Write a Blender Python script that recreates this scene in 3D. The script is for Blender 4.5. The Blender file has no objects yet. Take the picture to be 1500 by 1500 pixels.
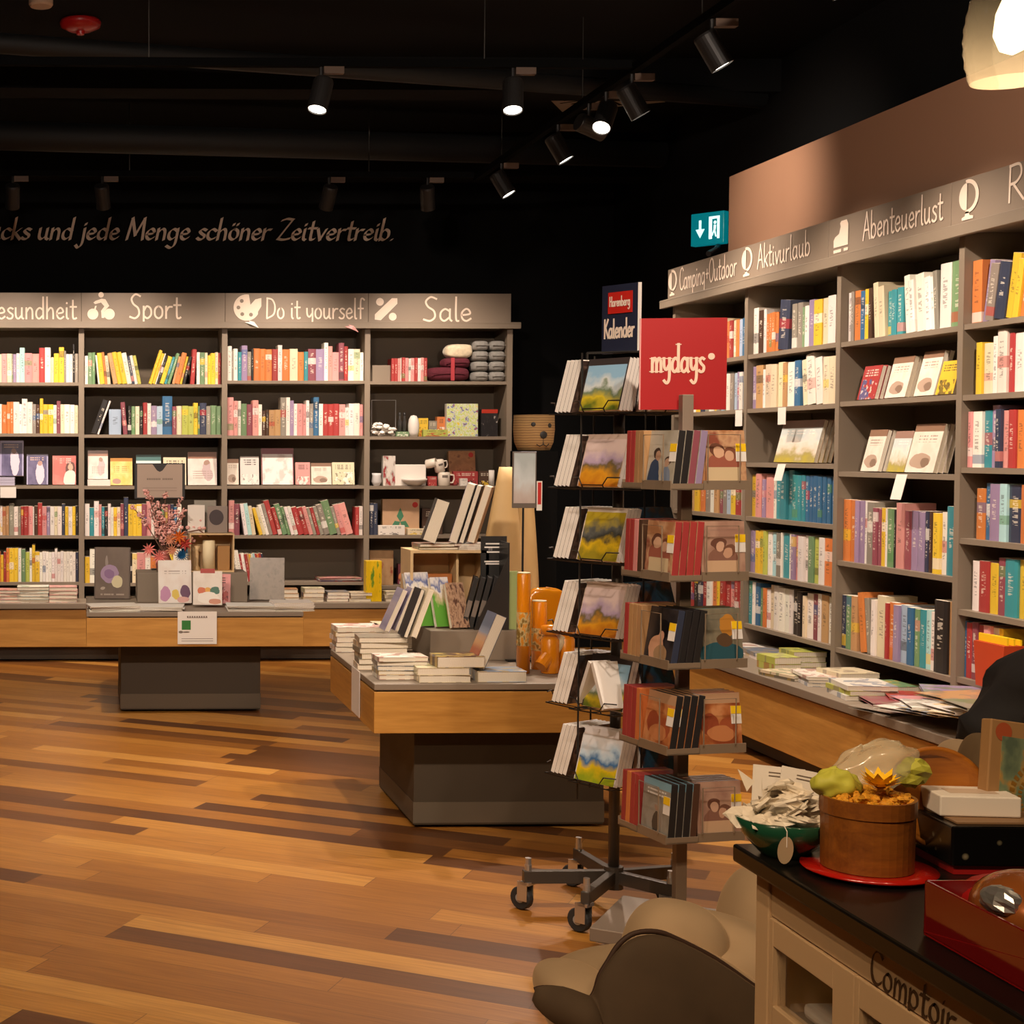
import bpy, bmesh, math, random
from mathutils import Vector, Matrix
random.seed(7)
sc = bpy.context.scene
COL = sc.collection
PI = math.pi
R = math.radians

# ------------------------------------------------------------------ camera
FPX, CX, CY = 2281.7, 167.0, 750.0
PITCH, YAW, EYE = 0.0393, 0.0207, 1.44
cd = bpy.data.cameras.new('camera')
cam = bpy.data.objects.new('camera', cd)
COL.objects.link(cam)
sc.camera = cam
cd.sensor_fit = 'HORIZONTAL'
cd.sensor_width = 36.0
cd.lens = FPX / 1500 * 36.0
cd.shift_x = (750 - CX) / 1500
cd.clip_start = 0.05
cam.location = (0, 0, EYE)
cam.rotation_euler = (PI / 2 - PITCH, 0, -YAW)

# ------------------------------------------------------------------ world, exposure
w = bpy.data.worlds.new('world')
sc.world = w
w.use_nodes = True
w.node_tree.nodes['Background'].inputs[0].default_value = (1.0, 0.62, 0.36, 1)
w.node_tree.nodes['Background'].inputs[1].default_value = 0.012
sc.view_settings.view_transform = 'Standard'
sc.view_settings.look = 'None'
sc.view_settings.exposure = -0.3
sc.view_settings.gamma = 1.0
sc.view_settings.use_curve_mapping = False
sc.cycles.use_denoising = True
sc.cycles.max_bounces = 6
sc.cycles.sample_clamp_indirect = 3.0
WARM = (1.0, 0.70, 0.43)
WHITE = (1.0, 0.81, 0.665)
# (x, y, z) of each spotlight, seen in the frame or added out of it, what it points at, watts
SPOTS = []

# point helpers: the ray of a photograph pixel meets the plane Y = y or Z = z
_F = Vector((math.sin(YAW) * math.cos(PITCH), math.cos(YAW) * math.cos(PITCH), -math.sin(PITCH)))
_RT = Vector((math.cos(YAW), -math.sin(YAW), 0))
_UP = Vector((math.sin(YAW) * math.sin(PITCH), math.cos(YAW) * math.sin(PITCH), math.cos(PITCH)))
def ray(u, v): return _F + _RT * ((u - CX) / FPX) - _UP * ((v - CY) / FPX)
def atY(u, v, y):
    d = ray(u, v); return Vector((0, 0, EYE)) + d * (y / d.y)
def atX(u, v, x):
    d = ray(u, v); return Vector((0, 0, EYE)) + d * (x / d.x)
def atZ(u, v, z):
    d = ray(u, v); return Vector((0, 0, EYE)) + d * ((z - EYE) / d.z)

# ------------------------------------------------------------------ materials
def lin(c): return tuple((x / 12.92 if x <= .04045 else ((x + .055) / 1.055) ** 2.4) for x in c)
def hexc(h): return lin(tuple(int(h[i:i + 2], 16) / 255 for i in (0, 2, 4)))
class NT:
    def __init__(s, name):
        s.m = bpy.data.materials.new(name); s.m.use_nodes = True
        s.t = s.m.node_tree; s.b = s.t.nodes['Principled BSDF']; s.o = s.t.nodes['Material Output']
    def n(s, typ, **kw):
        x = s.t.nodes.new(typ)
        for k, v in kw.items():
            if k.startswith('i_'):
                k2 = k[2:]; k2 = int(k2) if k2.isdigit() else k2
                x.inputs[k2].default_value = v
            else: setattr(x, k, v)
        return x
    def l(s, a, b): s.t.links.new(a, b)
    def math(s, op, a, b=None, c=None):
        x = s.t.nodes.new('ShaderNodeMath'); x.operation = op
        for i, v in enumerate((a, b, c)):
            if v is None: continue
            if isinstance(v, (int, float)): x.inputs[i].default_value = v
            else: s.l(v, x.inputs[i])
        return x.outputs[0]
    def mix(s, f, a, b):
        x = s.t.nodes.new('ShaderNodeMix'); x.data_type = 'RGBA'
        for i, v in ((0, f), (6, a), (7, b)):
            if isinstance(v, (int, float)): x.inputs[i].default_value = v
            elif isinstance(v, tuple): x.inputs[i].default_value = (*v[:3], 1)
            else: s.l(v, x.inputs[i])
        return x.outputs[2]
    def ramp(s, f, stops, const=False):
        x = s.t.nodes.new('ShaderNodeValToRGB'); r = x.color_ramp
        if const: r.interpolation = 'CONSTANT'
        while len(r.elements) < len(stops): r.elements.new(.5)
        for e, (p, c) in zip(r.elements, stops): e.position = p; e.color = (*c[:3], 1)
        s.l(f, x.inputs[0]); return x.outputs[0]
MATS = {}
def mat(name, c, rough=.55, metal=0., emit=None, es=0., trans=0., ior=1.45, alpha=1., noise=0., scale=8., sheen=0., coat=0., spec=.5):
    if name in MATS: return MATS[name]
    k = NT(name); b = k.b
    c = hexc(c) if isinstance(c, str) else c
    b.inputs['Base Color'].default_value = (*c, 1)
    b.inputs['Roughness'].default_value = rough
    b.inputs['Metallic'].default_value = metal
    b.inputs['Specular IOR Level'].default_value = spec
    if trans: b.inputs['Transmission Weight'].default_value = trans; b.inputs['IOR'].default_value = ior
    if alpha < 1: b.inputs['Alpha'].default_value = alpha
    if emit:
        b.inputs['Emission Color'].default_value = (*emit, 1); b.inputs['Emission Strength'].default_value = es
    if sheen:
        b.inputs['Sheen Weight'].default_value = sheen; b.inputs['Sheen Roughness'].default_value = .4
        b.inputs['Sheen Tint'].default_value = (*[min(1, x * 2.2) for x in c], 1)
    if coat: b.inputs['Coat Weight'].default_value = coat; b.inputs['Coat Roughness'].default_value = .08
    if noise:
        tc = k.n('ShaderNodeTexCoord'); nz = k.n('ShaderNodeTexNoise', i_Scale=scale, i_Detail=4.)
        k.l(tc.outputs['Object'], nz.inputs['Vector'])
        col = k.ramp(nz.outputs['Fac'], [(.25, tuple(x * (1 - noise) for x in c)), (.75, tuple(min(1, x * (1 + noise)) for x in c))])
        k.l(col, b.inputs['Base Color'])
    MATS[name] = k.m
    return k.m

def wood_mat(name, c1, c2, axis=0, scale=1., rough=.45):
    k = NT(name); tc = k.n('ShaderNodeTexCoord'); mp = k.n('ShaderNodeMapping')
    s = [9., 9., 9.]; s[axis] = .8
    mp.inputs['Scale'].default_value = [x * scale for x in s]
    k.l(tc.outputs['Object'], mp.inputs['Vector'])
    nz = k.n('ShaderNodeTexNoise', i_Scale=2.2, i_Detail=6., i_Distortion=.8); k.l(mp.outputs[0], nz.inputs['Vector'])
    mp2 = k.n('ShaderNodeMapping'); mp2.inputs['Scale'].default_value = [x * scale * 6 for x in s]
    k.l(tc.outputs['Object'], mp2.inputs['Vector'])
    n2 = k.n('ShaderNodeTexNoise', i_Scale=2., i_Detail=3.); k.l(mp2.outputs[0], n2.inputs['Vector'])
    f = k.math('ADD', k.math('MULTIPLY', nz.outputs['Fac'], .7), k.math('MULTIPLY', n2.outputs['Fac'], .3))
    col = k.ramp(f, [(.3, c1), (.68, c2)])
    k.l(col, k.b.inputs['Base Color']); k.b.inputs['Roughness'].default_value = rough
    MATS[name] = k.m
    return k.m

def floor_mat():
    k = NT('floor_planks'); tc = k.n('ShaderNodeTexCoord'); mp = k.n('ShaderNodeMapping')
    mp.inputs['Rotation'].default_value = (0, 0, R(29.6)); k.l(tc.outputs['Object'], mp.inputs['Vector'])
    sp = k.n('ShaderNodeSeparateXYZ'); k.l(mp.outputs[0], sp.inputs[0])
    W_, L_ = .125, 1.25
    row = k.math('FLOOR', k.math('DIVIDE', sp.outputs[1], W_))
    wn = k.n('ShaderNodeTexWhiteNoise', noise_dimensions='1D'); k.l(row, wn.inputs['W'])
    xs = k.math('DIVIDE', k.math('ADD', sp.outputs[0], k.math('MULTIPLY', wn.outputs['Value'], 7.3)), L_)
    colm = k.math('FLOOR', xs)
    cv = k.n('ShaderNodeCombineXYZ'); k.l(row, cv.inputs[0]); k.l(colm, cv.inputs[1])
    w2 = k.n('ShaderNodeTexWhiteNoise', noise_dimensions='2D'); k.l(cv.outputs[0], w2.inputs['Vector'])
    base = k.ramp(w2.outputs['Value'], [(0, hexc('583416')), (.18, hexc('6c421c')), (.26, hexc('8e5a22')), (.55, hexc('a46c2a')), (.85, hexc('b67e36')), (1, hexc('c48e44'))])
    # grain
    m2 = k.n('ShaderNodeMapping'); m2.inputs['Scale'].default_value = (2.5, 45, 1); k.l(mp.outputs[0], m2.inputs['Vector'])
    ad = k.n('ShaderNodeVectorMath', operation='ADD'); k.l(m2.outputs[0], ad.inputs[0]); k.l(w2.outputs['Color'], ad.inputs[1])
    nz = k.n('ShaderNodeTexNoise', i_Scale=2., i_Detail=5., i_Distortion=.4); k.l(ad.outputs[0], nz.inputs['Vector'])
    g = k.ramp(nz.outputs['Fac'], [(.25, (.68, .62, .56)), (.7, (1.06, 1.06, 1.06))])
    mx = k.n('ShaderNodeMix', data_type='RGBA', blend_type='MULTIPLY'); mx.inputs[0].default_value = 1
    k.l(base, mx.inputs[6]); k.l(g, mx.inputs[7])
    # joints
    fy = k.math('FRACT', k.math('DIVIDE', sp.outputs[1], W_)); fx = k.math('FRACT', xs)
    j = k.math('MAXIMUM', k.math('LESS_THAN', fy, .02), k.math('LESS_THAN', fx, .0025))
    col = k.mix(k.math('MULTIPLY', j, .55), mx.outputs[2], hexc('3a2010'))
    k.l(col, k.b.inputs['Base Color'])
    k.b.inputs['Roughness'].default_value = .36; k.b.inputs['Specular IOR Level'].default_value = .4
    return k.m

def book_mats():
    # one cover material for all books: colour per object, bands, title marks from the object's own random number
    def core(name, spine):
        k = NT(name); oi = k.n('ShaderNodeObjectInfo'); tc = k.n('ShaderNodeTexCoord')
        sp = k.n('ShaderNodeSeparateXYZ'); k.l(tc.outputs['Generated'], sp.inputs[0])
        rnd = oi.outputs['Random']; z = sp.outputs[2]; x = sp.outputs[0]
        r2 = k.math('FRACT', k.math('MULTIPLY', rnd, 17.3)); r3 = k.math('FRACT', k.math('MULTIPLY', rnd, 41.7)); r4 = k.math('FRACT', k.math('MULTIPLY', rnd, 91.1))
        base = oi.outputs['Color']
        sepc = k.n('ShaderNodeSeparateColor'); k.l(base, sepc.inputs[0])
        lum = k.math('ADD', k.math('MULTIPLY', sepc.outputs[0], .3), k.math('MULTIPLY', sepc.outputs[1], .6))
        dark = k.math('LESS_THAN', lum, .3)
        second = k.ramp(r2, [(0, hexc('f2ece2')), (.3, hexc('e8c22a')), (.42, hexc('b8322c')), (.54, hexc('2c5f8e')), (.66, hexc('30302e')), (.8, hexc('d98a7e')), (.9, hexc('5d8f58'))], True)
        ink = k.mix(dark, hexc('3a2f2a'), hexc('f0e6d2'))
        comb = k.n('ShaderNodeCombineXYZ'); k.l(k.math('MULTIPLY', x, 3. if spine else 1.), comb.inputs[0]); k.l(k.math('MULTIPLY', z, 1.), comb.inputs[2]); k.l(k.math('MULTIPLY', rnd, 200.), comb.inputs[1])
        if spine:
            b0 = k.math('MULTIPLY', r3, .8)
            inb = k.math('MULTIPLY', k.math('GREATER_THAN', z, b0), k.math('LESS_THAN', z, k.math('ADD', b0, k.math('ADD', .06, k.math('MULTIPLY', r4, .16)))))
            inb = k.math('MULTIPLY', inb, k.math('GREATER_THAN', r4, .55))
            c = k.mix(k.math('MULTIPLY', inb, .6), base, second)
            mp = k.n('ShaderNodeMapping'); mp.inputs['Scale'].default_value = (.6, 1, 34); k.l(comb.outputs[0], mp.inputs[0])
            nz = k.n('ShaderNodeTexNoise', i_Scale=1., i_Detail=1.); k.l(mp.outputs[0], nz.inputs['Vector'])
            t = k.math('GREATER_THAN', nz.outputs['Fac'], .54)
            win = k.math('MULTIPLY', k.math('LESS_THAN', k.math('ABSOLUTE', k.math('SUBTRACT', x, .5)), .2), k.math('LESS_THAN', k.math('ABSOLUTE', k.math('SUBTRACT', z, .55)), k.math('ADD', .15, k.math('MULTIPLY', r4, .2))))
            c = k.mix(k.math('MULTIPLY', k.math('MULTIPLY', t, win), .5), c, ink)
        else:
            nz = k.n('ShaderNodeTexNoise', i_Scale=4., i_Detail=2.); k.l(comb.outputs[0], nz.inputs['Vector'])
            pic = k.mix(k.math('MULTIPLY', k.math('GREATER_THAN', nz.outputs['Fac'], .52), .75), base, second)
            n2 = k.n('ShaderNodeTexNoise', i_Scale=7., i_Detail=2.); k.l(comb.outputs[0], n2.inputs['Vector'])
            pic = k.mix(k.math('MULTIPLY', k.math('GREATER_THAN', n2.outputs['Fac'], .6), .6), pic, ink)
            low = k.math('MULTIPLY', k.math('LESS_THAN', z, k.math('ADD', .3, k.math('MULTIPLY', r3, .3))), k.math('LESS_THAN', k.math('ABSOLUTE', k.math('SUBTRACT', x, .5)), .42))
            c = k.mix(low, base, pic)
            mp = k.n('ShaderNodeMapping'); mp.inputs['Scale'].default_value = (14, 1, 1); k.l(comb.outputs[0], mp.inputs[0])
            nz3 = k.n('ShaderNodeTexNoise', i_Scale=1., i_Detail=1.); k.l(mp.outputs[0], nz3.inputs['Vector'])
            line = k.math('LESS_THAN', k.math('FRACT', k.math('MULTIPLY', z, 13.)), .5)
            win = k.math('MULTIPLY', k.math('LESS_THAN', k.math('ABSOLUTE', k.math('SUBTRACT', x, .5)), .36), k.math('LESS_THAN', k.math('ABSOLUTE', k.math('SUBTRACT', z, .79)), .1))
            t = k.math('MULTIPLY', k.math('MULTIPLY', k.math('GREATER_THAN', nz3.outputs['Fac'], .47), line), win)
            c = k.mix(k.math('MULTIPLY', t, .8), c, ink)
        k.l(c, k.b.inputs['Base Color']); k.b.inputs['Roughness'].default_value = .4
        return k.m
    MATS['spine'] = core('printed_spine', True); MATS['cover'] = core('printed_cover', False)
    k = NT('plain_object_colour'); oi = k.n('ShaderNodeObjectInfo'); k.l(oi.outputs['Color'], k.b.inputs['Base Color']); k.b.inputs['Roughness'].default_value = .5
    MATS['plain'] = k.m
    k = NT('page_edges'); tc = k.n('ShaderNodeTexCoord'); wv = k.n('ShaderNodeTexWave', i_Scale=60., i_Distortion=2.); k.l(tc.outputs['Object'], wv.inputs['Vector'])
    k.l(k.ramp(wv.outputs['Fac'], [(0, hexc('cdbfa6')), (1, hexc('ece2cf'))]), k.b.inputs['Base Color']); k.b.inputs['Roughness'].default_value = .8
    MATS['pages'] = k.m
def photo_mat(name, stops, scale=3., horizon=None, border=None, low=None, figs=(), title=None):
    """printed picture in the front face: noise clouds of the given colours, sky over ground, border"""
    k = NT(name); oi = k.n('ShaderNodeObjectInfo'); tc = k.n('ShaderNodeTexCoord'); sp = k.n('ShaderNodeSeparateXYZ'); k.l(tc.outputs['Generated'], sp.inputs[0])
    x, z, rnd = sp.outputs[0], sp.outputs[2], oi.outputs['Random']
    cb = k.n('ShaderNodeCombineXYZ'); k.l(x, cb.inputs[0]); k.l(z, cb.inputs[2]); k.l(k.math('MULTIPLY', rnd, 300.), cb.inputs[1])
    nz = k.n('ShaderNodeTexNoise', i_Scale=scale, i_Detail=3.); k.l(cb.outputs[0], nz.inputs['Vector'])
    f = nz.outputs['Fac']
    if horizon is not None: f = k.math('ADD', k.math('MULTIPLY', f, .55), k.math('MULTIPLY', k.math('SUBTRACT', z, horizon), .8))
    c = k.ramp(f, stops)
    for fx, fz, rx, rz, fc in figs:
        dx = k.math('DIVIDE', k.math('SUBTRACT', k.math('ADD', x, k.math('MULTIPLY', k.math('SUBTRACT', nz.outputs['Fac'], .5), .3)), fx), rx); dz = k.math('DIVIDE', k.math('SUBTRACT', z, fz), rz)
        m = k.math('LESS_THAN', k.math('ADD', k.math('MULTIPLY', dx, dx), k.math('MULTIPLY', dz, dz)), 1.)
        c = k.mix(m, c, fc)
    if title:
        n2 = k.n('ShaderNodeTexNoise', i_Scale=1., i_Detail=1.); m2 = k.n('ShaderNodeMapping'); m2.inputs['Scale'].default_value = (18, 1, 1); k.l(cb.outputs[0], m2.inputs[0]); k.l(m2.outputs[0], n2.inputs['Vector'])
        ln = k.math('LESS_THAN', k.math('FRACT', k.math('MULTIPLY', z, 15.)), .45)
        wn = k.math('MULTIPLY', k.math('LESS_THAN', k.math('ABSOLUTE', k.math('SUBTRACT', x, .5)), .34), k.math('LESS_THAN', k.math('ABSOLUTE', k.math('SUBTRACT', z, title[0])), title[1]))
        m = k.math('MULTIPLY', k.math('MULTIPLY', ln, wn), k.math('GREATER_THAN', n2.outputs['Fac'], .45))
        c = k.mix(k.math('MULTIPLY', m, .8), c, title[2])
    if low:
        m = k.math('MULTIPLY', k.math('LESS_THAN', z, low[0]), k.math('LESS_THAN', k.math('ABSOLUTE', k.math('SUBTRACT', x, .5)), .36))
        c = k.mix(m, c, low[1])
    if border:
        e = k.math('MAXIMUM', k.math('GREATER_THAN', z, border[0]), k.math('GREATER_THAN', k.math('ABSOLUTE', k.math('SUBTRACT', x, .5)), border[1]))
        c = k.mix(e, c, border[2])
    k.l(c, k.b.inputs['Base Color']); k.b.inputs['Roughness'].default_value = .3
    MATS[name] = k.m
    return k.m

# ------------------------------------------------------------------ mesh builder
class MB:
    def __init__(s): s.v = []; s.f = []; s.mi = []
    def face(s, pts, m=0):
        i = len(s.v); s.v += [tuple(p) for p in pts]; s.f.append(tuple(range(i, i + len(pts)))); s.mi.append(m)
    def raw(s, vs, fs, m=0):
        i = len(s.v); s.v += [tuple(p) for p in vs]
        for f in fs: s.f.append(tuple(i + a for a in f)); s.mi.append(m)
    def box(s, x0, x1, y0, y1, z0, z1, m=0, M=None, mf=None):
        vs = [Vector((x, y, z)) for z in (z0, z1) for y in (y0, y1) for x in (x0, x1)]
        if M is not None: vs = [M @ v for v in vs]
        i = len(s.v); s.v += [tuple(v) for v in vs]
        for n, q in enumerate(((0, 2, 3, 1), (4, 5, 7, 6), (0, 1, 5, 4), (2, 6, 7, 3), (0, 4, 6, 2), (1, 3, 7, 5))):   # bottom top front back left right
            s.f.append(tuple(i + a for a in q)); s.mi.append(mf[n] if mf else m)
        return s
    def prism(s, poly, z0, z1, m=0, M=None, cap=None):
        n = len(poly); vs = [Vector((p[0], p[1], z0)) for p in poly] + [Vector((p[0], p[1], z1)) for p in poly]
        if M is not None: vs = [M @ v for v in vs]
        i = len(s.v); s.v += [tuple(v) for v in vs]
        s.f.append(tuple(i + a for a in reversed(range(n)))); s.mi.append(m if cap is None else cap)
        s.f.append(tuple(i + n + a for a in range(n))); s.mi.append(m if cap is None else cap)
        for a in range(n):
            b = (a + 1) % n; s.f.append((i + a, i + b, i + n + b, i + n + a)); s.mi.append(m)
        return s
    def lathe(s, prof, seg=20, m=0, M=None, sx=1., sy=1.):
        i = len(s.v); n = len(prof)
        for k in range(seg):
            a = 2 * PI * k / seg
            for r, z in prof:
                p = Vector((r * math.cos(a) * sx, r * math.sin(a) * sy, z)); s.v.append(tuple(M @ p if M is not None else p))
        for k in range(seg):
            q = (k + 1) % seg
            for j in range(n - 1):
                s.f.append((i + k * n + j, i + q * n + j, i + q * n + j + 1, i + k * n + j + 1)); s.mi.append(m)
        return s
    def tube(s, pts, r, seg=6, m=0, closed=False, cap=True):
        pts = [Vector(p) for p in pts]; n = len(pts); i = len(s.v)
        up = None
        for k, p in enumerate(pts):
            a = pts[(k - 1) % n] if (closed or k) else p; b = pts[(k + 1) % n] if (closed or k < n - 1) else p
            t = (b - a).normalized()
            if up is None:
                up = Vector((0, 0, 1)) if abs(t.z) < .9 else Vector((1, 0, 0))
            sd = t.cross(up)
            if sd.length < 1e-4: sd = t.cross(Vector((1, .3, .2)))
            sd.normalize(); u2 = sd.cross(t).normalized(); up = u2
            rr = r[k] if isinstance(r, (list, tuple)) else r
            for q in range(seg):
                an = 2 * PI * q / seg; s.v.append(tuple(p + (sd * math.cos(an) + u2 * math.sin(an)) * rr))
        for k in range(n if closed else n - 1):
            k2 = (k + 1) % n
            for q in range(seg):
                q2 = (q + 1) % seg; s.f.append((i + k * seg + q, i + k * seg + q2, i + k2 * seg + q2, i + k2 * seg + q)); s.mi.append(m)
        if cap and not closed:
            s.f.append(tuple(i + q for q in reversed(range(seg)))); s.mi.append(m)
            s.f.append(tuple(i + (n - 1) * seg + q for q in range(seg))); s.mi.append(m)
        return s
    def blob(s, c, r, seg=12, rings=8, m=0, jit=0., M=None, pw=1.):
        i = len(s.v); c = Vector(c)
        for a in range(rings + 1):
            th = PI * a / rings
            for b in range(seg):
                ph = 2 * PI * b / seg; k = 1 + random.uniform(-jit, jit)
                def sg(x): return math.copysign(abs(x) ** pw, x)
                d = Vector((sg(math.sin(th)) * sg(math.cos(ph)) * r[0] * k, sg(math.sin(th)) * sg(math.sin(ph)) * r[1] * k, sg(math.cos(th)) * r[2] * k))
                s.v.append(tuple(c + (M @ d if M is not None else d)))
        for a in range(rings):
            for b in range(seg):
                b2 = (b + 1) % seg; s.f.append((i + a * seg + b, i + (a + 1) * seg + b, i + (a + 1) * seg + b2, i + a * seg + b2)); s.mi.append(m)
        return s
    def build(s, name, mats, parent=None, smooth=False, bevel=0., loc=None, rot=None):
        me = bpy.data.meshes.new(name); me.from_pydata(s.v, [], s.f)
        if not isinstance(mats, (list, tuple)): mats = [mats]
        for m in mats: me.materials.append(MATS[m] if isinstance(m, str) else m)
        me.polygons.foreach_set('material_index', s.mi)
        if smooth: me.polygons.foreach_set('use_smooth', [True] * len(me.polygons))
        me.update()
        if smooth or bevel:
            bm = bmesh.new(); bm.from_mesh(me); bmesh.ops.remove_doubles(bm, verts=bm.verts, dist=1e-5); bmesh.ops.recalc_face_normals(bm, faces=bm.faces); bm.to_mesh(me); bm.free()
        o = bpy.data.objects.new(name, me); COL.objects.link(o)
        if parent is not None: o.parent = parent
        if loc is not None: o.location = loc
        if rot is not None: o.rotation_euler = rot
        if bevel:
            b = o.modifiers.new('edge', 'BEVEL'); b.width = bevel; b.segments = 2; b.limit_method = 'ANGLE'
        return o
def tag(o, label=None, cat=None, group=None, kind=None):
    if label: o['label'] = label
    if cat: o['category'] = cat
    if group: o['group'] = group
    if kind: o['kind'] = kind
    return o
def thing(name, label, cat, loc=(0, 0, 0), rz=0., group=None):
    o = bpy.data.objects.new(name, None); COL.objects.link(o); o.empty_display_size = .1
    o.location = loc; o.rotation_euler = (0, 0, rz)
    return tag(o, label, cat, group)
def copy_tree(o, parent=None):
    c = o.copy(); COL.objects.link(c)
    if parent is not None: c.parent = parent
    for ch in o.children: copy_tree(ch, c)
    return c
def subsurf(o, n=2):
    m = o.modifiers.new('smooth', 'SUBSURF'); m.levels = n; m.render_levels = n; return o
def setcol(o, c):
    o.color = (*c, 1); return o
def T(x, y, z): return Matrix.Translation((x, y, z))
def RX(a): return Matrix.Rotation(R(a), 4, 'X')
def RY(a): return Matrix.Rotation(R(a), 4, 'Y')
def RZ(a): return Matrix.Rotation(R(a), 4, 'Z')

# ------------------------------------------------------------------ lettering by hand (stroke glyphs)
_bowl = [(.42, .4), (.25, .5), (.09, .36), (.08, .12), (.22, 0), (.4, .14)]
_bump = [(.08, .3), (.22, .5), (.4, .4), (.42, .15), (.25, 0), (.08, .1)]
G = {
 'a': (.56, [_bowl, [(.43, .5), (.43, .1), (.5, 0)]]), 'b': (.52, [[(.08, 1), (.08, 0)], _bump]),
 'c': (.46, [[(.4, .42), (.25, .5), (.09, .36), (.08, .13), (.22, 0), (.41, .08)]]),
 'd': (.55, [_bowl, [(.43, 1), (.43, 0)]]), 'e': (.48, [[(.08, .24), (.38, .3), (.34, .46), (.22, .5), (.08, .34), (.1, .1), (.25, 0), (.42, .1)]]),
 'f': (.4, [[(.42, .92), (.3, 1), (.2, .85), (.2, 0)], [(.05, .5), (.36, .5)]]),
 'g': (.56, [_bowl, [(.43, .5), (.43, -.18), (.28, -.4), (.08, -.32)]]), 'h': (.52, [[(.08, 1), (.08, 0)], [(.08, .3), (.25, .5), (.38, .4), (.4, 0)]]),
 'i': (.24, [[(.1, .5), (.1, .08), (.18, 0)], [(.1, .7), (.11, .74)]]), 'j': (.26, [[(.15, .5), (.15, -.2), (.02, -.4), (-.1, -.3)], [(.15, .7), (.16, .74)]]),
 'k': (.46, [[(.08, 1), (.08, 0)], [(.38, .5), (.1, .22)], [(.16, .28), (.42, 0)]]), 'l': (.24, [[(.1, 1), (.1, .1), (.2, 0)]]),
 'm': (.7, [[(.08, .5), (.08, 0)], [(.08, .3), (.2, .5), (.32, .38), (.33, 0)], [(.33, .3), (.46, .5), (.58, .38), (.6, 0)]]),
 'n': (.52, [[(.08, .5), (.08, 0)], [(.08, .3), (.24, .5), (.38, .4), (.4, 0)]]),
 'o': (.52, [[(.25, .5), (.09, .38), (.09, .12), (.25, 0), (.41, .12), (.41, .38), (.25, .5)]]),
 'p': (.52, [[(.08, .5), (.08, -.4)], _bump]), 'r': (.4, [[(.08, .5), (.08, 0)], [(.08, .28), (.2, .46), (.36, .48)]]),
 's': (.42, [[(.36, .45), (.22, .5), (.1, .4), (.2, .28), (.34, .18), (.3, .03), (.15, 0), (.05, .06)]]),
 't': (.4, [[(.18, .85), (.18, .1), (.27, 0), (.36, .04)], [(.04, .55), (.36, .55)]]),
 'u': (.55, [[(.08, .5), (.09, .12), (.22, 0), (.38, .15)], [(.4, .5), (.4, .08), (.48, 0)]]), 'v': (.46, [[(.05, .5), (.22, 0)], [(.22, 0), (.42, .5)]]),
 'y': (.5, [[(.07, .5), (.09, .2), (.22, .08), (.38, .25)], [(.4, .5), (.4, -.2), (.26, -.4), (.08, -.3)]]),
 'A': (.62, [[(.02, 0), (.3, 1)], [(.3, 1), (.56, 0)], [(.12, .35), (.48, .35)]]), 'C': (.62, [[(.56, .85), (.38, 1), (.14, .84), (.06, .45), (.16, .1), (.38, 0), (.58, .14)]]),
 'D': (.66, [[(.1, 1), (.08, 0)], [(.08, 1), (.4, .92), (.56, .6), (.48, .2), (.08, 0)]]), 'G': (.68, [[(.56, .85), (.38, 1), (.14, .84), (.06, .45), (.16, .1), (.38, 0), (.58, .12), (.58, .42)], [(.58, .42), (.36, .42)]]),
 'H': (.6, [[(.08, 1), (.08, 0)], [(.5, 1), (.5, 0)], [(.08, .52), (.5, .52)]]), 'K': (.58, [[(.1, 1), (.1, 0)], [(.52, 1), (.12, .45)], [(.22, .55), (.56, 0)]]),
 'L': (.5, [[(.1, 1), (.1, 0)], [(.1, 0), (.46, 0)]]), 'M': (.84, [[(.06, 0), (.14, 1)], [(.14, 1), (.4, .2)], [(.4, .2), (.68, 1)], [(.68, 1), (.76, 0)]]),
 'O': (.7, [[(.34, 1), (.1, .8), (.06, .4), (.22, .03), (.46, .06), (.62, .4), (.56, .85), (.34, 1)]]),
 'R': (.58, [[(.1, 1), (.08, 0)], [(.08, .98), (.38, .98), (.44, .72), (.3, .52), (.1, .48)], [(.2, .48), (.52, 0)]]),
 'S': (.6, [[(.52, .92), (.3, 1), (.12, .82), (.2, .6), (.42, .42), (.46, .16), (.28, 0), (.04, .06)]]),
 'Z': (.62, [[(.08, .92), (.3, 1), (.56, .96)], [(.56, .96), (.06, .04)], [(.06, .04), (.3, 0), (.58, .06)]]),
 'T': (.56, [[(.04, .98), (.52, .98)], [(.28, .98), (.28, 0)]]), 'I': (.2, [[(.1, 1), (.1, 0)]]), 'V': (.56, [[(.04, 1), (.28, 0)], [(.28, 0), (.52, 1)]]),
 '+': (.5, [[(.08, .4), (.42, .4)], [(.25, .6), (.25, .2)]]), '.': (.2, [[(.08, .0), (.1, .03)]]), ' ': (.3, []),
}
G[chr(246)] = (.52, G['o'][1] + [[(.16, .7), (.17, .74)], [(.34, .7), (.35, .74)]])
def smooth_path(p, n=5):
    if len(p) < 3: return p
    out = []; P = [p[0]] + list(p) + [p[-1]]
    if p[0] == p[-1]: P[0] = p[-2]; P[-1] = p[1]
    for i in range(1, len(P) - 2):
        a, b, c, d = P[i - 1:i + 3]
        for k in range(n):
            t = k / n
            out.append(tuple(.5 * (2 * b[q] + (c[q] - a[q]) * t + (2 * a[q] - 5 * b[q] + 4 * c[q] - d[q]) * t * t + (3 * b[q] - a[q] - 3 * c[q] + d[q]) * t ** 3) for q in (0, 1)))
    out.append(p[-1]); return out
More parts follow.
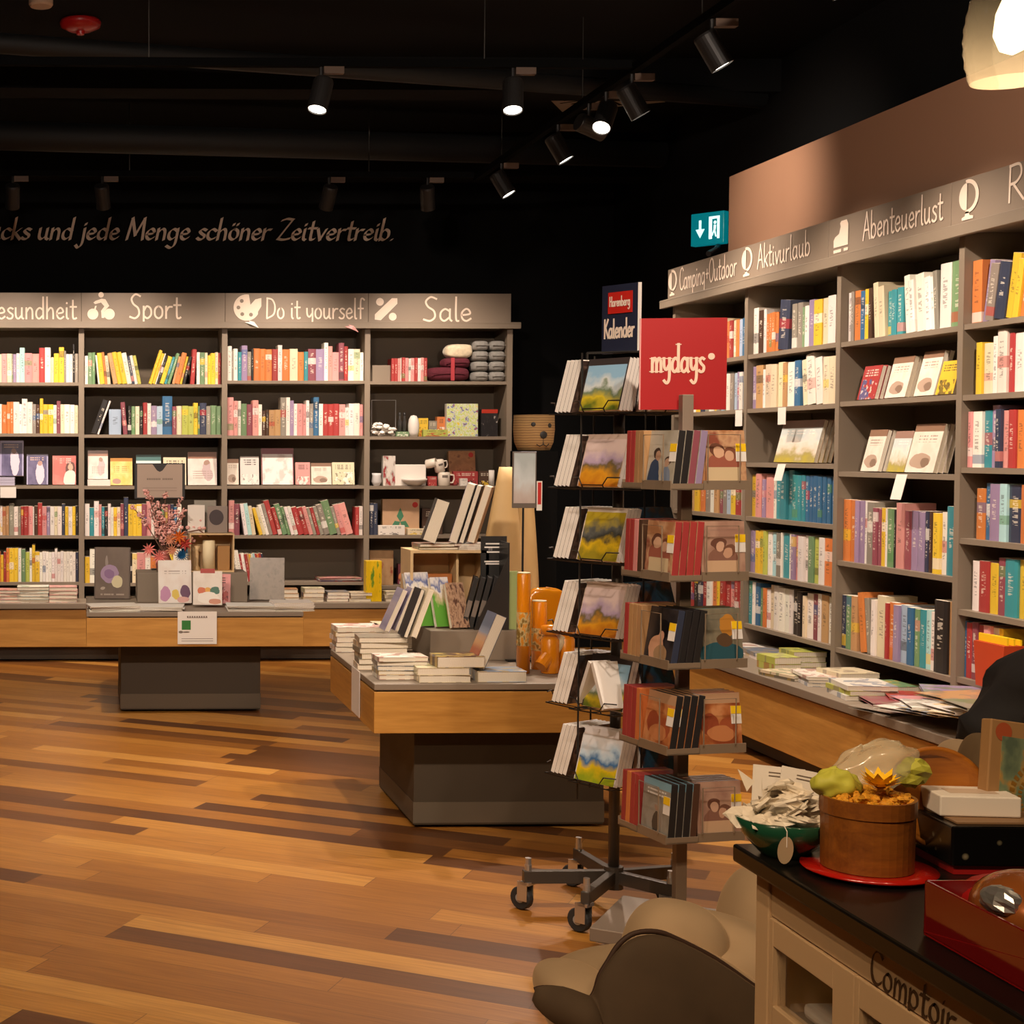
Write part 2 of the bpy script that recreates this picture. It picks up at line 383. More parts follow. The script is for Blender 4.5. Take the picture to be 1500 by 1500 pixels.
def letters(mb, text, M, size, wid=.07, width=None, slant=0., nib=None, serif=False, m=0, xs=1.):
    """lay TEXT out in the local x-z plane (y toward the reader is negative), baseline at the origin, cap height SIZE"""
    adv = sum(G[c][0] for c in text) * size * xs
    if width: xs *= width / adv; adv = width
    x = 0.; y = 0.
    for c in text:
        a, strokes = G[c]
        for st in strokes:
            p = [((x + q[0] * xs * size) + slant * q[1] * size, q[1] * size) for q in smooth_path(st)]
            hw = wid * size / 2
            L, Rr = [], []
            for i in range(len(p)):
                a0 = p[max(i - 1, 0)]; b0 = p[min(i + 1, len(p) - 1)]
                dx, dz = b0[0] - a0[0], b0[1] - a0[1]; d = math.hypot(dx, dz) or 1
                nx, nz = -dz / d, dx / d
                if nib:
                    ox, oz = nib[0] * hw, nib[1] * hw
                    if ox * nx + oz * nz < 0: ox, oz = -ox, -oz
                    ox += nx * hw * .22; oz += nz * hw * .22
                else: ox, oz = nx * hw, nz * hw
                e = 0
                if i == 0: e = -hw * .6
                if i == len(p) - 1: e = hw * .6
                qx, qz = p[i][0] + dx / d * e, p[i][1] + dz / d * e
                L.append((qx + ox, qz + oz)); Rr.append((qx - ox, qz - oz))
            y -= .00003
            for i in range(len(p) - 1):
                mb.face([M @ Vector((q[0], y, q[1])) for q in (L[i], Rr[i], Rr[i + 1], L[i + 1])], m)
            if serif:
                for i, q in ((0, p[0]), (len(p) - 1, p[-1])):
                    a0 = p[max(i - 1, 0)]; b0 = p[min(i + 1, len(p) - 1)]
                    if abs(b0[1] - a0[1]) > 2 * abs(b0[0] - a0[0]) and (abs(q[1]) < .05 * size or abs(q[1] - .5 * size) < .05 * size or abs(q[1] - size) < .05 * size):
                        h = hw * .5; sg = 1 if q[1] < .1 * size else -1
                        mb.face([M @ Vector((q[0] + u, y - .00002, q[1] + v)) for u, v in ((-hw * 2.1, 0), (hw * 2.1, 0), (hw * 2.1, sg * h * 1.3), (-hw * 2.1, sg * h * 1.3))], m)
        x += a * xs * size
    return adv
def disc(mb, cx, cz, r, M, y=0., m=0, n=20, rz=None, a0=0, a1=2 * PI):
    mb.face([M @ Vector((cx + r * math.cos(a0 + (a1 - a0) * k / n), y, cz + (rz or r) * math.sin(a0 + (a1 - a0) * k / n))) for k in range(n + (0 if a1 - a0 > 6.2 else 1))], m)
def flat(mb, pts, M, y=0., m=0): mb.face([M @ Vector((p[0], y, p[1])) for p in pts], m)
# ------------------------------------------------------------------ shared materials
book_mats()
TAUPE = mat('taupe_laminate', '857766', .5, noise=.03, scale=3)
mat('taupe_back_panel', '5e5140', .6)
mat('dark_plinth', '3e3324', .6)
mat('black_paint', (.006, .006, .006), .9, spec=.1)
mat('black_metal', (.012, .012, .013), .4, .3)
mat('wire', (.05, .045, .04), .35, .8)
mat('chrome', (.62, .61, .6), .3, .85); mat('hub_grey', (.32, .3, .28), .4)
mat('rubber', (.02, .02, .02), .7)
mat('grey_steel', '57504a', .4, .4)
mat('beige_steel', '8c7c6c', .45, .2)
mat('bulkhead_paint', 'a67c60', .85)
mat('sign_white', 'f0dcc8', .6)
mat('sign_taupe', '8a7a69', .55)
mat('white_card', 'e9e2d8', .6)
mat('paper', 'efe8de', .7)
mat('black_card', (.02, .018, .016), .45)
mat('red_sign', 'a30f14', .5)
mat('navy_sign', '22263a', .5)
mat('kal_red', 'c22519', .5)
mat('yellow_label', 'f2c61a', .5)
mat('acrylic', (.9, .92, .92), .06, trans=1., ior=1.3, alpha=.35)
mat('amber', 'e58a10', .25, coat=.4)
mat('amber_clear', 'ef9a18', .15, trans=.5, coat=.5)
mat('light_wood', 'd4b484', .55, noise=.1, scale=6)
mat('wax_cream', 'ead9b0', .6)
mat('text_brown', '4b3420', .6)
mat('text_grey', '7a6d62', .6)
wood_mat('oak_x', hexc('a8742f'), hexc('cb9548'), 0, 1.)
wood_mat('oak_y', hexc('a8742f'), hexc('cb9548'), 1, 1.)
LAM = 'taupe_laminate'

# ------------------------------------------------------------------ the room
def struct(name, b, m, **k): return tag(b.build(name, m, **k), kind='structure')
fl = struct('floor', MB().box(-6, 5, -2, 11.5, -.05, 0), floor_mat())
struct('ceiling', MB().box(-6, 5, -2, 11.5, 3.6, 3.7), 'black_paint')
struct('wall_back', MB().box(-6, 5, 11.3, 11.4, 0, 3.6), 'black_paint')
struct('wall_right', MB().box(3.86, 3.96, -2, 11.3, 0, 3.6), 'black_paint')
struct('wall_left', MB().box(-6, -5.9, -2, 11.3, 0, 3.6), 'black_paint')
struct('wall_front', MB().box(-6, 5, -2, -1.9, 0, 3.6), 'black_paint')
struct('wall_bulkhead', MB().box(3.55, 3.86, -1.9, 8.53, 2.45, 2.94), 'bulkhead_paint')
# ceiling beams and ducts, painted black
for n, (y, z, h) in enumerate(((8.6, 3.42, .18), (10.6, 3.3, .3))):
    struct('trim_%d' % (n + 1), MB().box(-5.9, 3.86, y, y + .25, z, 3.6), 'black_paint')
def pipe(a, b, r, n):
    o = MB().tube([a, b], r, 10).build(n, 'duct_paint', smooth=True); return o
mat('duct_paint', (.004, .004, .004), .7)
for i, (a, b, r, l) in enumerate((((-3, 4.2, 3.45), (3.8, 5.9, 3.45), .06, 'black painted pipe running diagonally under the ceiling, nearest the camera'),
                                  ((-3, 6.9, 3.4), (3.8, 8.7, 3.4), .05, 'thin black painted pipe crossing the ceiling in front of the beam'),
                                  ((-3, 9.4, 3.38), (3.8, 10.2, 3.38), .09, 'thick black duct pipe under the ceiling near the back wall'))):
    tag(pipe(a, b, r, 'ceiling_pipe'), l, 'pipe')

# writing on the black back wall
mat('wall_lettering', 'd8bca6', .6)
mb = MB(); p0 = atY(0, 348, 11.285); p1 = atY(577, 356, 11.285)
tail = 'cks und jede Menge sch' + chr(246) + 'ner Zeitvertreib.'
def advance(q): return sum(G[c][0] for c in q)
xs_ = (p1.x - p0.x) / advance(tail)
letters(mb, 'Sna' + tail, T(p0.x - advance('Sna') * xs_, 11.285, 2.962), .15, .15, advance('Sna' + tail) * xs_, slant=.22, nib=(.72, .5))
tag(mb.build('wall_lettering', 'wall_lettering'), 'grey calligraphic sentence lettered across the black back wall above the shelves', 'lettering')

# ------------------------------------------------------------------ bookcases
FB = lambda x0, y=10.883, z=0: T(x0, y, z)
FR = lambda y0, x=3.484, z=0: T(x, y0, z) @ RZ(-90)
def bookcase(M, shelves, label, group, last=False, ztop=2.30):
    t = thing('bookcase', label, 'bookcase', group=group); t.matrix_world = M
    D = .36
    MB().box(0, .038, 0, D, .405, ztop).build('side_panel', LAM, t)
    if last: MB().box(1, 1.038, 0, D, .405, ztop).build('side_panel', LAM, t)
    MB().box(.038, 1, D - .012, D, .405, ztop).build('back_panel', 'taupe_back_panel', t)
    MB().box(0, 1.038 if last else 1, 0.012, D, ztop, ztop + .02).build('top_panel', LAM, t)
    for z in shelves: MB().box(.038, 1, .004, D - .012, z, z + .022).build('shelf', LAM, t)
    return t
ZB = [(1.894, 1.539, 1.175, .827, .499), (1.882, 1.531, 1.171, .821, .491), (1.908, 1.524, 1.174, .825, .497), (1.904, 1.518, 1.170, .825, .467)]
XB = [-1.021, -.021, .979, 1.979]
NB = ['health', 'Sport', 'Do it yourself', 'Sale']
for i in range(4):
    bookcase(FB(XB[i]), ZB[i], ('taupe bookcase under the %s sign against the back wall' % NB[i]) if i else 'taupe bookcase under the Gesundheit sign, cut by the photo edge', 'bookcases along the back wall', i == 3)
Z6 = (1.919, 1.637, 1.356, 1.074, .782, .511)
ZR = [Z6, Z6, (1.915, 1.643, 1.322, .912, .509), (1.917, 1.638, 1.352, 1.071, .788, .518), Z6]
YR = [9.149, 8.149, 7.149, 6.149, 5.149]
LR = ['taupe bookcase at the far end of the right wall behind the card spinner', 'taupe bookcase under the Aktivurlaub sign on the right wall', 'taupe bookcase under the Abenteuerlust sign on the right wall',
      'taupe bookcase beside the hanging lamp, cut by the right photo edge', 'taupe bookcase nearest the camera on the right wall, outside the frame']
for i in range(4):
    bookcase(FR(YR[i]), ZR[i], LR[i], 'bookcases along the right wall', i == 3)

# sign boards over the shelves
def signboard(M, w_, z0, z1, label, words_, icons=()):
    """words_: (text, x, baseline, cap, width)"""
    t = thing('shelf_sign', label, 'sign', group='lettered signs over the shelves'); t.matrix_world = M
    MB().box(.0012, w_ - .0012, 0, .02, z0, z1).build('board', 'sign_taupe', t, bevel=.001)
    for text, x, bz, cap, wd in words_:
        mb = MB(); letters(mb, text, T(x, -.003, bz), cap, .08, wd); mb.build('lettering', 'sign_white', t)
    for fn, x, z, s in icons:
        mb = MB(); fn(mb, T(x, -.003, z) @ Matrix.Scale(s, 4)); mb.build('icon', 'sign_white', t)
    return t
def ic_bike(mb, M):
    for cx in (.2, .8): disc(mb, cx, .2, .2, M)
    disc(mb, .5, .9, .1, M)
    flat(mb, [(.22, .62), (.3, .68), (.52, .76), (.66, .74), (.8, .5), (.62, .3), (.62, .06), (.52, .06), (.5, .32), (.62, .48), (.5, .62), (.28, .56)], M, -.0001)
    flat(mb, [(.2, .2), (.26, .2), (.34, .5), (.28, .5)], M, -.0001)
def ic_palette(mb, M):
    n = 26; pts = [(.48 + .48 * math.cos(a), .5 + .48 * math.sin(a)) for a in [R(80 + k * 250 / n) for k in range(n + 1)]]
    holes = [(.3, .72), (.2, .48), (.34, .24), (.62, .22)]
    flat(mb, pts + [(.9, .35), (1.02, .55), (1.02, .85), (.8, .8), (.62, .6)], M)
    return holes
def ic_palette_full(mb, M): ic_palette(mb, M)
def ic_percent(mb, M):
    disc(mb, .22, .82, .17, M); disc(mb, .78, .18, .17, M)
    flat(mb, [(0, .05), (0, .28), (.74, .98), (.98, .98), (.98, .74), (.26, .02)], M)
def ic_globe(mb, M):
    disc(mb, .42, .58, .36, M, n=24, a0=R(90), a1=R(270), rz=.36)
    n = 16
    o = [(.44 + .52 * math.cos(a), .58 + .44 * math.sin(a)) for a in [R(100 - k * 200 / n) for k in range(n + 1)]]
    i = [(.44 + .38 * math.cos(a), .58 + .34 * math.sin(a)) for a in [R(100 - k * 200 / n) for k in range(n + 1)]]
    for k in range(n): flat(mb, [o[k], o[k + 1], i[k + 1], i[k]], M)
    flat(mb, [(.36, .2), (.52, .18), (.56, .08), (.72, .05), (.72, -.02), (.2, -.02), (.2, .05), (.34, .08)], M)
def ic_boot(mb, M):
    flat(mb, [(0, .18), (0, .42), (.1, .52), (.36, .6), (.46, .82), (.42, .94), (.5, 1), (.86, 1), (.96, .86), (.96, .18)], M)
    flat(mb, [(0, 0), (0, .1), (.5, .1), (.5, 0)], M); flat(mb, [(.68, 0), (.68, .1), (.96, .1), (.96, 0)], M)
def bx(u): return atY(u, 455, 10.86).x
for i in range(4):
    x0 = XB[i] + .019
    ws, ics = [], []
    if i == 0: ws = [('Gesundheit', bx(-24) - x0, 2.355, .15, bx(113) - bx(-24))]
    if i == 1: ws = [('Sport', bx(189) - x0, 2.36, .165, bx(266) - bx(189))]; ics = [(ic_bike, bx(128) - x0, 2.35, .19)]
    if i == 2: ws = [('Do it yourself', bx(389) - x0, 2.36, .14, bx(533) - bx(389))]; ics = [(ic_palette_full, bx(342) - x0, 2.34, .19)]
    if i == 3: ws = [('Sale', bx(619) - x0, 2.345, .165, bx(692) - bx(619))]; ics = [(ic_percent, bx(549) - x0, 2.345, .16)]
    lab = ['taupe sign board lettered Gesundheit, cut by the photo edge', 'taupe sign board lettered Sport with a cyclist symbol', 'taupe sign board lettered Do it yourself with a palette symbol', 'taupe sign board lettered Sale with a percent symbol'][i]
    s = signboard(T(x0, 10.86, 0), 1.0, 2.335, 2.535, lab, ws, ics)
    if i == 2:
        mb = MB()
        for hx, hz in ((.3, .74), (.18, .5), (.32, .26), (.64, .24)): disc(mb, hx, hz, .07, T(bx(342) - x0, -.0035, 2.34) @ Matrix.Scale(.19, 4))
        mb.build('palette_holes', 'sign_taupe', s)
tag(MB().box(-1.03, 3.06, 10.83, 11.2, 2.3215, 2.335).box(-1.03, 3.06, 10.83, 10.85, 2.29, 2.3215).build('cornice_shelf', LAM, bevel=.002), 'long taupe cornice ledge under the signs on the back wall', 'cornice')
tag(MB().box(3.43, 3.54, 5.0, 9.22, 2.3215, 2.328).box(3.43, 3.455, 5.0, 9.22, 2.28, 2.3215).build('cornice_shelf', LAM, bevel=.002), 'long taupe cornice ledge under the signs on the right wall', 'cornice')
def ry(u, v=350): return atX(u, v, 3.46).y
y0 = 9.17
signboard(FR(y0, 3.46), 1.98, 2.328, 2.505, 'long taupe sign lettered Camping+Outdoor and Aktivurlaub with globe symbols',
          [('Camping+Outdoor', y0 - ry(996, 420), 2.368, .125, ry(996, 420) - ry(1080, 410)), ('Aktivurlaub', y0 - ry(1110, 400), 2.37, .12, ry(1110, 400) - ry(1188, 380))],
          [(ic_globe, y0 - ry(979, 420), 2.35, .145), (ic_globe, y0 - ry(1086, 400), 2.35, .145)])
y1 = 7.19
signboard(FR(y1, 3.46), 1.02, 2.328, 2.505, 'taupe sign board lettered Abenteuerlust with a boot symbol', [('Abenteuerlust', y1 - ry(1265, 340), 2.37, .12, ry(1265, 340) - ry(1383, 310))], [(ic_boot, y1 - ry(1222, 360), 2.345, .14)])
y2 = 6.17
signboard(FR(y2, 3.46), 1.17, 2.328, 2.505, 'taupe sign board with a globe and a word cut by the photo edge', [('Reise', y2 - ry(1476, 280), 2.365, .135, .44)], [(ic_globe, y2 - ry(1404, 300), 2.345, .15)])

# low wooden ledges under the bookcases
t = thing('base_ledge', 'long oak fronted display ledge under the back bookcases', 'ledge', (0, 0, 0))
MB().box(-1.6, 3.06, 10.54, 11.24, .367, .405).build('ledge_top', LAM, t, bevel=.003)
MB().box(-1.6, 3.06, 10.56, 11.22, .105, .36).build('wood_front', 'oak_x', t, bevel=.003)
MB().box(-1.6, 3.06, 10.64, 11.2, .012, .105).build('plinth', 'dark_plinth', t)
t = thing('base_ledge', 'long oak fronted display ledge under the right wall bookcases', 'ledge', (0, 0, 0))
MB().box(3.125, 3.84, 3.6, 9.18, .367, .405).build('ledge_top', LAM, t, bevel=.003)
MB().box(3.14, 3.83, 3.6, 9.16, .09, .36).build('wood_front', 'oak_y', t, bevel=.003)
MB().box(3.21, 3.82, 3.6, 9.14, .012, .09).build('plinth', 'dark_plinth', t)

# display tables
def table(label, x0, x1, y0, y1, bx0, bx1, by0, by1):
    t = thing('display_table', label, 'table', ((x0 + x1) / 2, (y0 + y1) / 2, 0))
    def L(b, n, m, **k):
        o = b.build(n, m, t, **k); o.location = (-(x0 + x1) / 2, -(y0 + y1) / 2, 0); return o
    L(MB().box(bx0, bx1, by0, by1, .012, .39), 'plinth', 'dark_plinth', bevel=.003)
    L(MB().box(bx0 - .002, bx1 + .002, by0 - .002, by1, .02, .1), 'kick_strip', mat('kick_strip', '5c5040', .5))
    L(MB().box(x0, x1, y0, y0 + .02, .39, .545), 'apron', 'oak_x', bevel=.002)
    L(MB().box(x0, x1, y1 - .02, y1, .39, .545), 'apron', 'oak_x', bevel=.002)
    L(MB().box(x0, x0 + .02, y0 + .02, y1 - .02, .39, .545), 'apron', 'oak_y', bevel=.002)
    L(MB().box(x1 - .02, x1, y0 + .02, y1 - .02, .39, .545), 'apron', 'oak_y', bevel=.002)
    L(MB().box(x0 + .012, x1 - .012, y0 + .012, y1 - .012, .53, .552), 'table_bed', 'black_card')
    L(MB().box(x0, x1, y0, y1, .551, .575), 'table_top', LAM, bevel=.003)
    return t
table('oak and taupe display table in front of the Sport shelves', .025, 1.19, 8.31, 9.25, .214, .985, 8.54, 9.12)
table('oak and taupe display table beside the calendar spinner', 1.085, 2.2, 5.73, 6.75, 1.265, 1.995, 5.87, 6.55)
TT = .575
# ------------------------------------------------------------------ books
PAL = {k: hexc(v) for k, v in dict(w='e6ded4', c='dfcfae', y='e2bc38', o='cf7a40', r='a53a38', p='d99590', m='8c4c56', v='9a86a4', b='38688e', t='3a8c94', n='363c50', k='262322',
                                   g='6f8f66', l='b6ba58', e='8e8678', d='4c3426', s='b98f62', a='a9cfd0', i='a9b8cc').items()}
CN = dict(w='white', c='cream', y='yellow', o='orange', r='red', p='pink', m='maroon', v='lilac', b='blue', t='teal', n='navy', k='black', g='green', l='lime', e='grey', d='brown', s='tan', a='pale aqua', i='pale blue')
ORD = 'first second third fourth fifth sixth seventh eighth ninth tenth eleventh twelfth thirteenth fourteenth fifteenth sixteenth seventeenth eighteenth nineteenth twentieth'.split()
ORD += ['twenty-' + x for x in ORD[:9]] + ['thirtieth'] + ['thirty-' + x for x in ORD[:9]]
def ordinal(n): return ORD[n] if n < len(ORD) else 'late'
_bm = {}
def book_mesh(name, w_, h, d):
    key = (name, round(w_, 3), round(h, 3), round(d, 2))
    if key in _bm: return _bm[key]
    b = MB(); r = min(.003, w_ * .3); c = .002
    prof = [(0, r), (w_ * .22, 0), (w_ * .78, 0), (w_, r), (w_, d), (0, d)]
    b.prism(prof, 0, h, 0, cap=1)
    me = bpy.data.meshes.new(name); me.from_pydata(b.v, [], b.f)
    for m in ('spine', 'pages'): me.materials.append(MATS[m])
    me.polygons.foreach_set('material_index', b.mi); me.update()
    _bm[key] = me; return me
def vary(c, s=.12):
    k = 1 + random.uniform(-s, s); return tuple(min(1, max(0, x * k * (1 + random.uniform(-.04, .04)))) for x in c)
def book_row(M, u0, u1, spec, name, where, group, kind, hscale=.022, h0=.09, fill=True, maxh=.3, depth=.14):
    """M: frame of the shelf (local x to the right, y into the shelf). spec tokens: colour width height, optional @lean in degrees, _n a gap of n cm"""
    items = []; lean = 0.; gap = 0.
    for tk in spec.split():
        if tk[0] == '@': lean = float(tk[1:]); continue
        if tk[0] == '_': gap += float(tk[1:]) / 100; continue
        items.append([tk[0], int(tk[1]) * .0068 + random.uniform(-.002, .002), h0 + int(tk[2]) * hscale + random.uniform(-.004, .004), lean, gap]); gap = 0.
    def total(k):
        x = 0; pa = 0; ph = 0; first = True
        for c, w_, h, a, g in items:
            x += g
            if not first and pa > a: x += min(ph, h) * (math.sin(R(pa)) - math.sin(R(a))) * (1 if pa > 0 else .0) + (0 if pa > 0 else min(ph, h) * (math.sin(R(pa)) - math.sin(R(a))))
            elif first and a < 0: x += h * math.sin(R(-a))
            x += w_ * k / math.cos(R(a)); pa, ph, first = a, h, False
        if pa > 0: x += ph * math.sin(R(pa))
        return x
    k = 1.
    if fill:
        lo, hi = .4, 3.2
        for _ in range(30):
            k = (lo + hi) / 2
            if total(k) > (u1 - u0) - .0004 * len(items): hi = k
            else: lo = k
    x = u0; pa = ph = 0; first = True
    for n, (c, w_, h, a, g) in enumerate(items):
        x += g; h = min(h, maxh)
        if not first and pa > a: x += min(ph, h) * (math.sin(R(pa)) - math.sin(R(a)))
        elif first and a < 0: x += h * math.sin(R(-a))
        ww = w_ * k; adv = ww / math.cos(R(a)) + .0004
        o = bpy.data.objects.new(name, book_mesh(name, ww, h, depth)); COL.objects.link(o)
        setcol(o, vary(PAL[c]))
        rot = RY(a)
        if a >= 0: P = T(x + adv, random.uniform(.004, .02), .0005) @ rot @ T(-ww, 0, 0)
        else: P = T(x, random.uniform(.004, .02), .0005) @ rot
        o.matrix_world = M @ P
        size = 'thick ' if ww > .034 else 'thin ' if ww < .015 else ''
        tall = 'tall ' if h > .225 else 'short ' if h < .165 else ''
        lab = '%s%s%s %s, %s from the left on the %s' % (size, tall, CN[c], kind, ordinal(n), where)
        if len(lab.split()) > 16: lab = '%s %s, %s from the left on the %s' % (CN[c], kind, ordinal(n), where)
        tag(o, lab, 'book', group)
        x += adv; pa, ph, first = a, h, False
SHN = ['top shelf', 'second shelf', 'third shelf', 'fourth shelf', 'fifth shelf', 'sixth shelf']
def rowB(bay, s, spec, u0=.042, u1=.996, **k):
    z = ZB[bay][s] + .022
    book_row(T(XB[bay], 10.895, z), u0, u1, spec, 'paperback', '%s under %s' % (SHN[s], ['Gesundheit', 'Sport', 'Do it yourself', 'Sale'][bay]), 'books on the %s under the %s sign' % (SHN[s], ['Gesundheit', 'Sport', 'Do it yourself', 'Sale'][bay]), 'paperback', maxh=.29, **k)
def rowR(bay, s, spec, u0=.042, u1=.996, **k):
    z = ZR[bay][s] + .022
    nm = ['far end', 'Aktivurlaub', 'Abenteuerlust', 'rightmost'][bay]
    book_row(T(3.5, YR[bay], z) @ RZ(-90), u0, u1, spec, 'travel_guide', '%s, %s bookcase' % (SHN[s], nm), 'travel guides on the %s of the %s bookcase' % (SHN[s], nm), 'travel guide', **k)

rowB(0, 0, 'w35 c25 p35 c35 e15 v25 w25 a37 p45 p45 r37 w37 c24 y35 y37 e16 w25 w25 k18 e25', .40)
rowB(0, 1, 'c35 w25 o35 o26 o26 w36 w25 w37 w36 e25 d25 y27 y35 y35 w25 m26 c25 w35 w35 c25', .40)
rowB(0, 3, 'p35 w25 w15 s25 s25 e36 w35 e25 r25 r35 p35 w15 d25 r36 p35 v25 w35 c25 w35 n26 y25 w35 y25 k25', .40)
rowB(0, 4, 'w35 o25 y24 r25 o26 y36 y36 w26 g36 l35 w26 y27 y35 w25 w25 w25 w25 w25 w26 w25 w25 w25 w25 w25 w25 n25', .40, hscale=.024)
rowB(1, 0, 'w25 g36 g26 @-6 w15 y36 o26 c25 @-11 s36 y36 y36 w36 n25 w25 l25 @18 _5 y27 y26 w16 k25 y35 t25 g26 @14 s25 o36 y25 k25 @4 r37 @0 w26 g36 c26 y25 y36 c26 r26')
rowB(1, 1, '_4 @20 k37 w17 @0 _1 i64 @-5 m26 @0 k25 g25 c25 k25 r26 w26 v35 i35 b58 m25 c35 l35 l35 y26 g15 n36 e25 g35 g25')
rowB(1, 3, 'w36 t35 w37 p26 t25 k25 w26 w25 y25 c25 m26 n38 y36 y26 y36 m36 p37 w26 d25 k25 g25 s25 m26 n26 b25 w36', .042, .72)
rowB(1, 4, 'y24 w36 w36 n25 w35 e26 k25 c25 p35 w26 o24 r24 v24 y25 w36 c25 b36 w25 p25 c36 e25', hscale=.024)
rowB(2, 0, 'w27 e15 w26 t25 v37 e25 k16 o36 o36 o36 r36 w27 o46 c46 o35 t25 m46 v46 w28 p27 p35 m38 r27 w36 c36 w25')
rowB(2, 1, 'p38 p27 w27 g36 m36 p37 w26 d24 d24 s34 s34 e38 w28 v27 w26 p36 p26 w27 e26 b38 w26 r36 r36 r36 p36 w25 w36 w36 p26')
rowB(2, 3, '_1 p37 m36 @-9 w26 a26 c25 @-16 y25 c25 w26 e26 r37 r25 g36 g25 w25 w25 r35 r35 p25 e25 r25 e25 e36 g47 e25 p36 p46 @0 _1 r25 w25')
rowB(2, 4, '@-10 w16 w26 k15 w36 w36 r25 w35 r35 s25 y25 w25 a25 r25 o25 r25 n25', .05, .62, fill=False)

rowR(0, 0, 'w36 e36 r36 r36 w36 c36 o26 r36 r26 w26 r26 c26 p25 o25 r25 c25 o25 i25 b25 i25')
rowR(0, 1, 'w36 e36 c36 w36 y36 n36 e36 w36 y25 e25 i25 g25 w25 e25 i25 v25 w25 i25 r26')
rowR(0, 3, 'w36 e36 c36 s36 y36 o36 e36 w36 s36 m25 e36 i36 y36 r36 w36')
rowR(0, 4, 'w36 o36 c36 w36 y36 n36 e36 w36 v36 y25 e36 i36 v36 y36 w36')
rowR(0, 5, 'r36 m36 c36 r36 k36 n36 r36 w36 o36 y25 r36 r36 p36 r36 r36')
rowR(1, 0, 'w37 d36 w26 o25 o25 o25 o25 @6 n67 @0 e36 e36 g25 w25 v36 y46 c36 w46 s36')
rowR(1, 1, 'v26 s46 w15 c36 c36 c36 s26 w46 b36 @-6 c36 w47 w36 @0 c36 c36 s26')
rowR(1, 3, 'y36 p36 v25 p46 w15 t37 t37 t37 t36 t26 t26 b26 b26 b26 b26 b26 b26 b26 a26')
rowR(1, 4, 'v36 y36 y36 l26 w36 a36 e36 w16 t46 w26 v26 p26 w36 w26 g36 l36 w36 o46 p26 v16')
rowR(1, 5, 't36 w26 b36 g25 o25 w25 c36 w36 w46 w36 w26 k46 k36 c25 w46 m36 w26 s46 w36 c25')
rowR(2, 0, 'w36 e26 o36 b36 y26 d26 @-5 c37 c36 @0 t35 t35 t35 @-6 w37 w36 w47 w36 w26 e27 @0 w58 g68')
rowR(2, 3, 'o57 o47 v37 v37 w27 e57 m36 m26 y36 w16 g46 k16 p57 m46 v46 v46 n26 d26 w25 y46 w36 t67 w25', hscale=.027)
rowR(2, 4, 'n36 g46 s46 @-8 o47 e36 @0 w36 c67 r26 o46 v36 i56 b46 g36 t46 a36 w36 k78 s58', hscale=.026)
rowR(3, 0, 'o47 @10 v27 e36 n46 y37 y26 o26 o37 r36 @0 p36 w36 r36 y36 o36 w36 c36', .042, .9)
rowR(3, 1, '_5 y25 c35 w26 w37 r26 w36 e26 n37 y36 g46 w36 r26 o36 y36 w36', .042, .9)
rowR(3, 2, 'p26 w46 t36 v37 n26 p36 r36 o36 y36 w26 n36 c47 y37 o36 r36 w36 w36 m46', .042, .9)
rowR(3, 3, '_6 o35 b26 v36 a26 n46 o46 y36 c36 y46 l46 g36 w36', .042, .9)
rowR(3, 4, '_4 w25 r35 y35 m26 t46 y36 g36 c36 p46 v46 w36 n46', .042, .9)
rowR(3, 5, 'b16 r36 m36 r36 p36 w36 y26', .042, .3)

# books shown face out: page block with a cover child, leaning back on the shelf
def faceout(M, u, d, z, w_, h, t, c, label, cat='book', name='book', group=None, lean=12, rz=0, m='cover', pm='pages'):
    """bottom centre at local (u, d, z), front to local -y"""
    P = M @ T(u, d, z + (t + .0015) * math.sin(R(lean))) @ RZ(rz) @ RX(-lean)
    o = MB().box(-w_ / 2, w_ / 2, .0015, t, 0.002, h - .002).build(name, pm)
    o.matrix_world = P; tag(o, label, cat, group); setcol(o, vary(PAL[c], .05) if isinstance(c, str) else c)
    cv = MB().box(-w_ / 2 - .001, w_ / 2 + .001, 0, .0014, 0, h).build('front_cover', m, o); cv.color = o.color
    cb = MB().box(-w_ / 2 - .001, w_ / 2 + .001, t + .0001, t + .0015, 0, h).build('back_cover', 'plain', o); cb.color = o.color
    return o
photo_mat('pic_woman_violet', [(.35, hexc('4c4668')), (.6, hexc('6e6688'))], 2.2, border=(.94, .44, hexc('a8a4c4')), figs=[(.62, .36, .2, .36, hexc('d4c6d4')), (.62, .7, .09, .08, hexc('b08a80'))], title=(.84, .06, hexc('d8b8a0')))
photo_mat('pic_woman_red', [(.4, hexc('cc6c64')), (.6, hexc('d88478'))], 2., figs=[(.72, .55, .2, .24, hexc('6a443c')), (.72, .2, .26, .3, hexc('ecdcd0')), (.72, .6, .1, .12, hexc('d8a890'))], title=(.82, .1, hexc('f0d8cc')))
photo_mat('pic_cream', [(.4, hexc('ece0d6')), (.65, hexc('e2d0c6'))], 3., border=(.8, .6, hexc('a0745e')), figs=[(.68, .42, .16, .3, hexc('c8b0b0')), (.66, .68, .09, .08, hexc('a88878'))], title=(.3, .14, hexc('b09a90')))
photo_mat('pic_yellow', [(.4, hexc('ecd084')), (.65, hexc('e4bc5e'))], 3., border=(.88, .6, hexc('b07a34')), figs=[(.3, .14, .2, .1, hexc('b08a78'))], title=(.6, .12, hexc('a88440')))
photo_mat('pic_teal', [(.4, hexc('d4e2de')), (.65, hexc('c4d8d4'))], 3., border=(.8, .6, hexc('4e7472')), title=(.4, .2, hexc('88a4a4')))
photo_mat('pic_magazine', [(.15, hexc('b8a83c')), (.3, hexc('a89a5a')), (.45, hexc('d8ccb8')), (.6, hexc('e4dcd0')), (.75, hexc('c8d0cc'))], 5., horizon=.1, border=(.82, .6, hexc('98786a')), title=(.72, .07, hexc('f4ece0')))
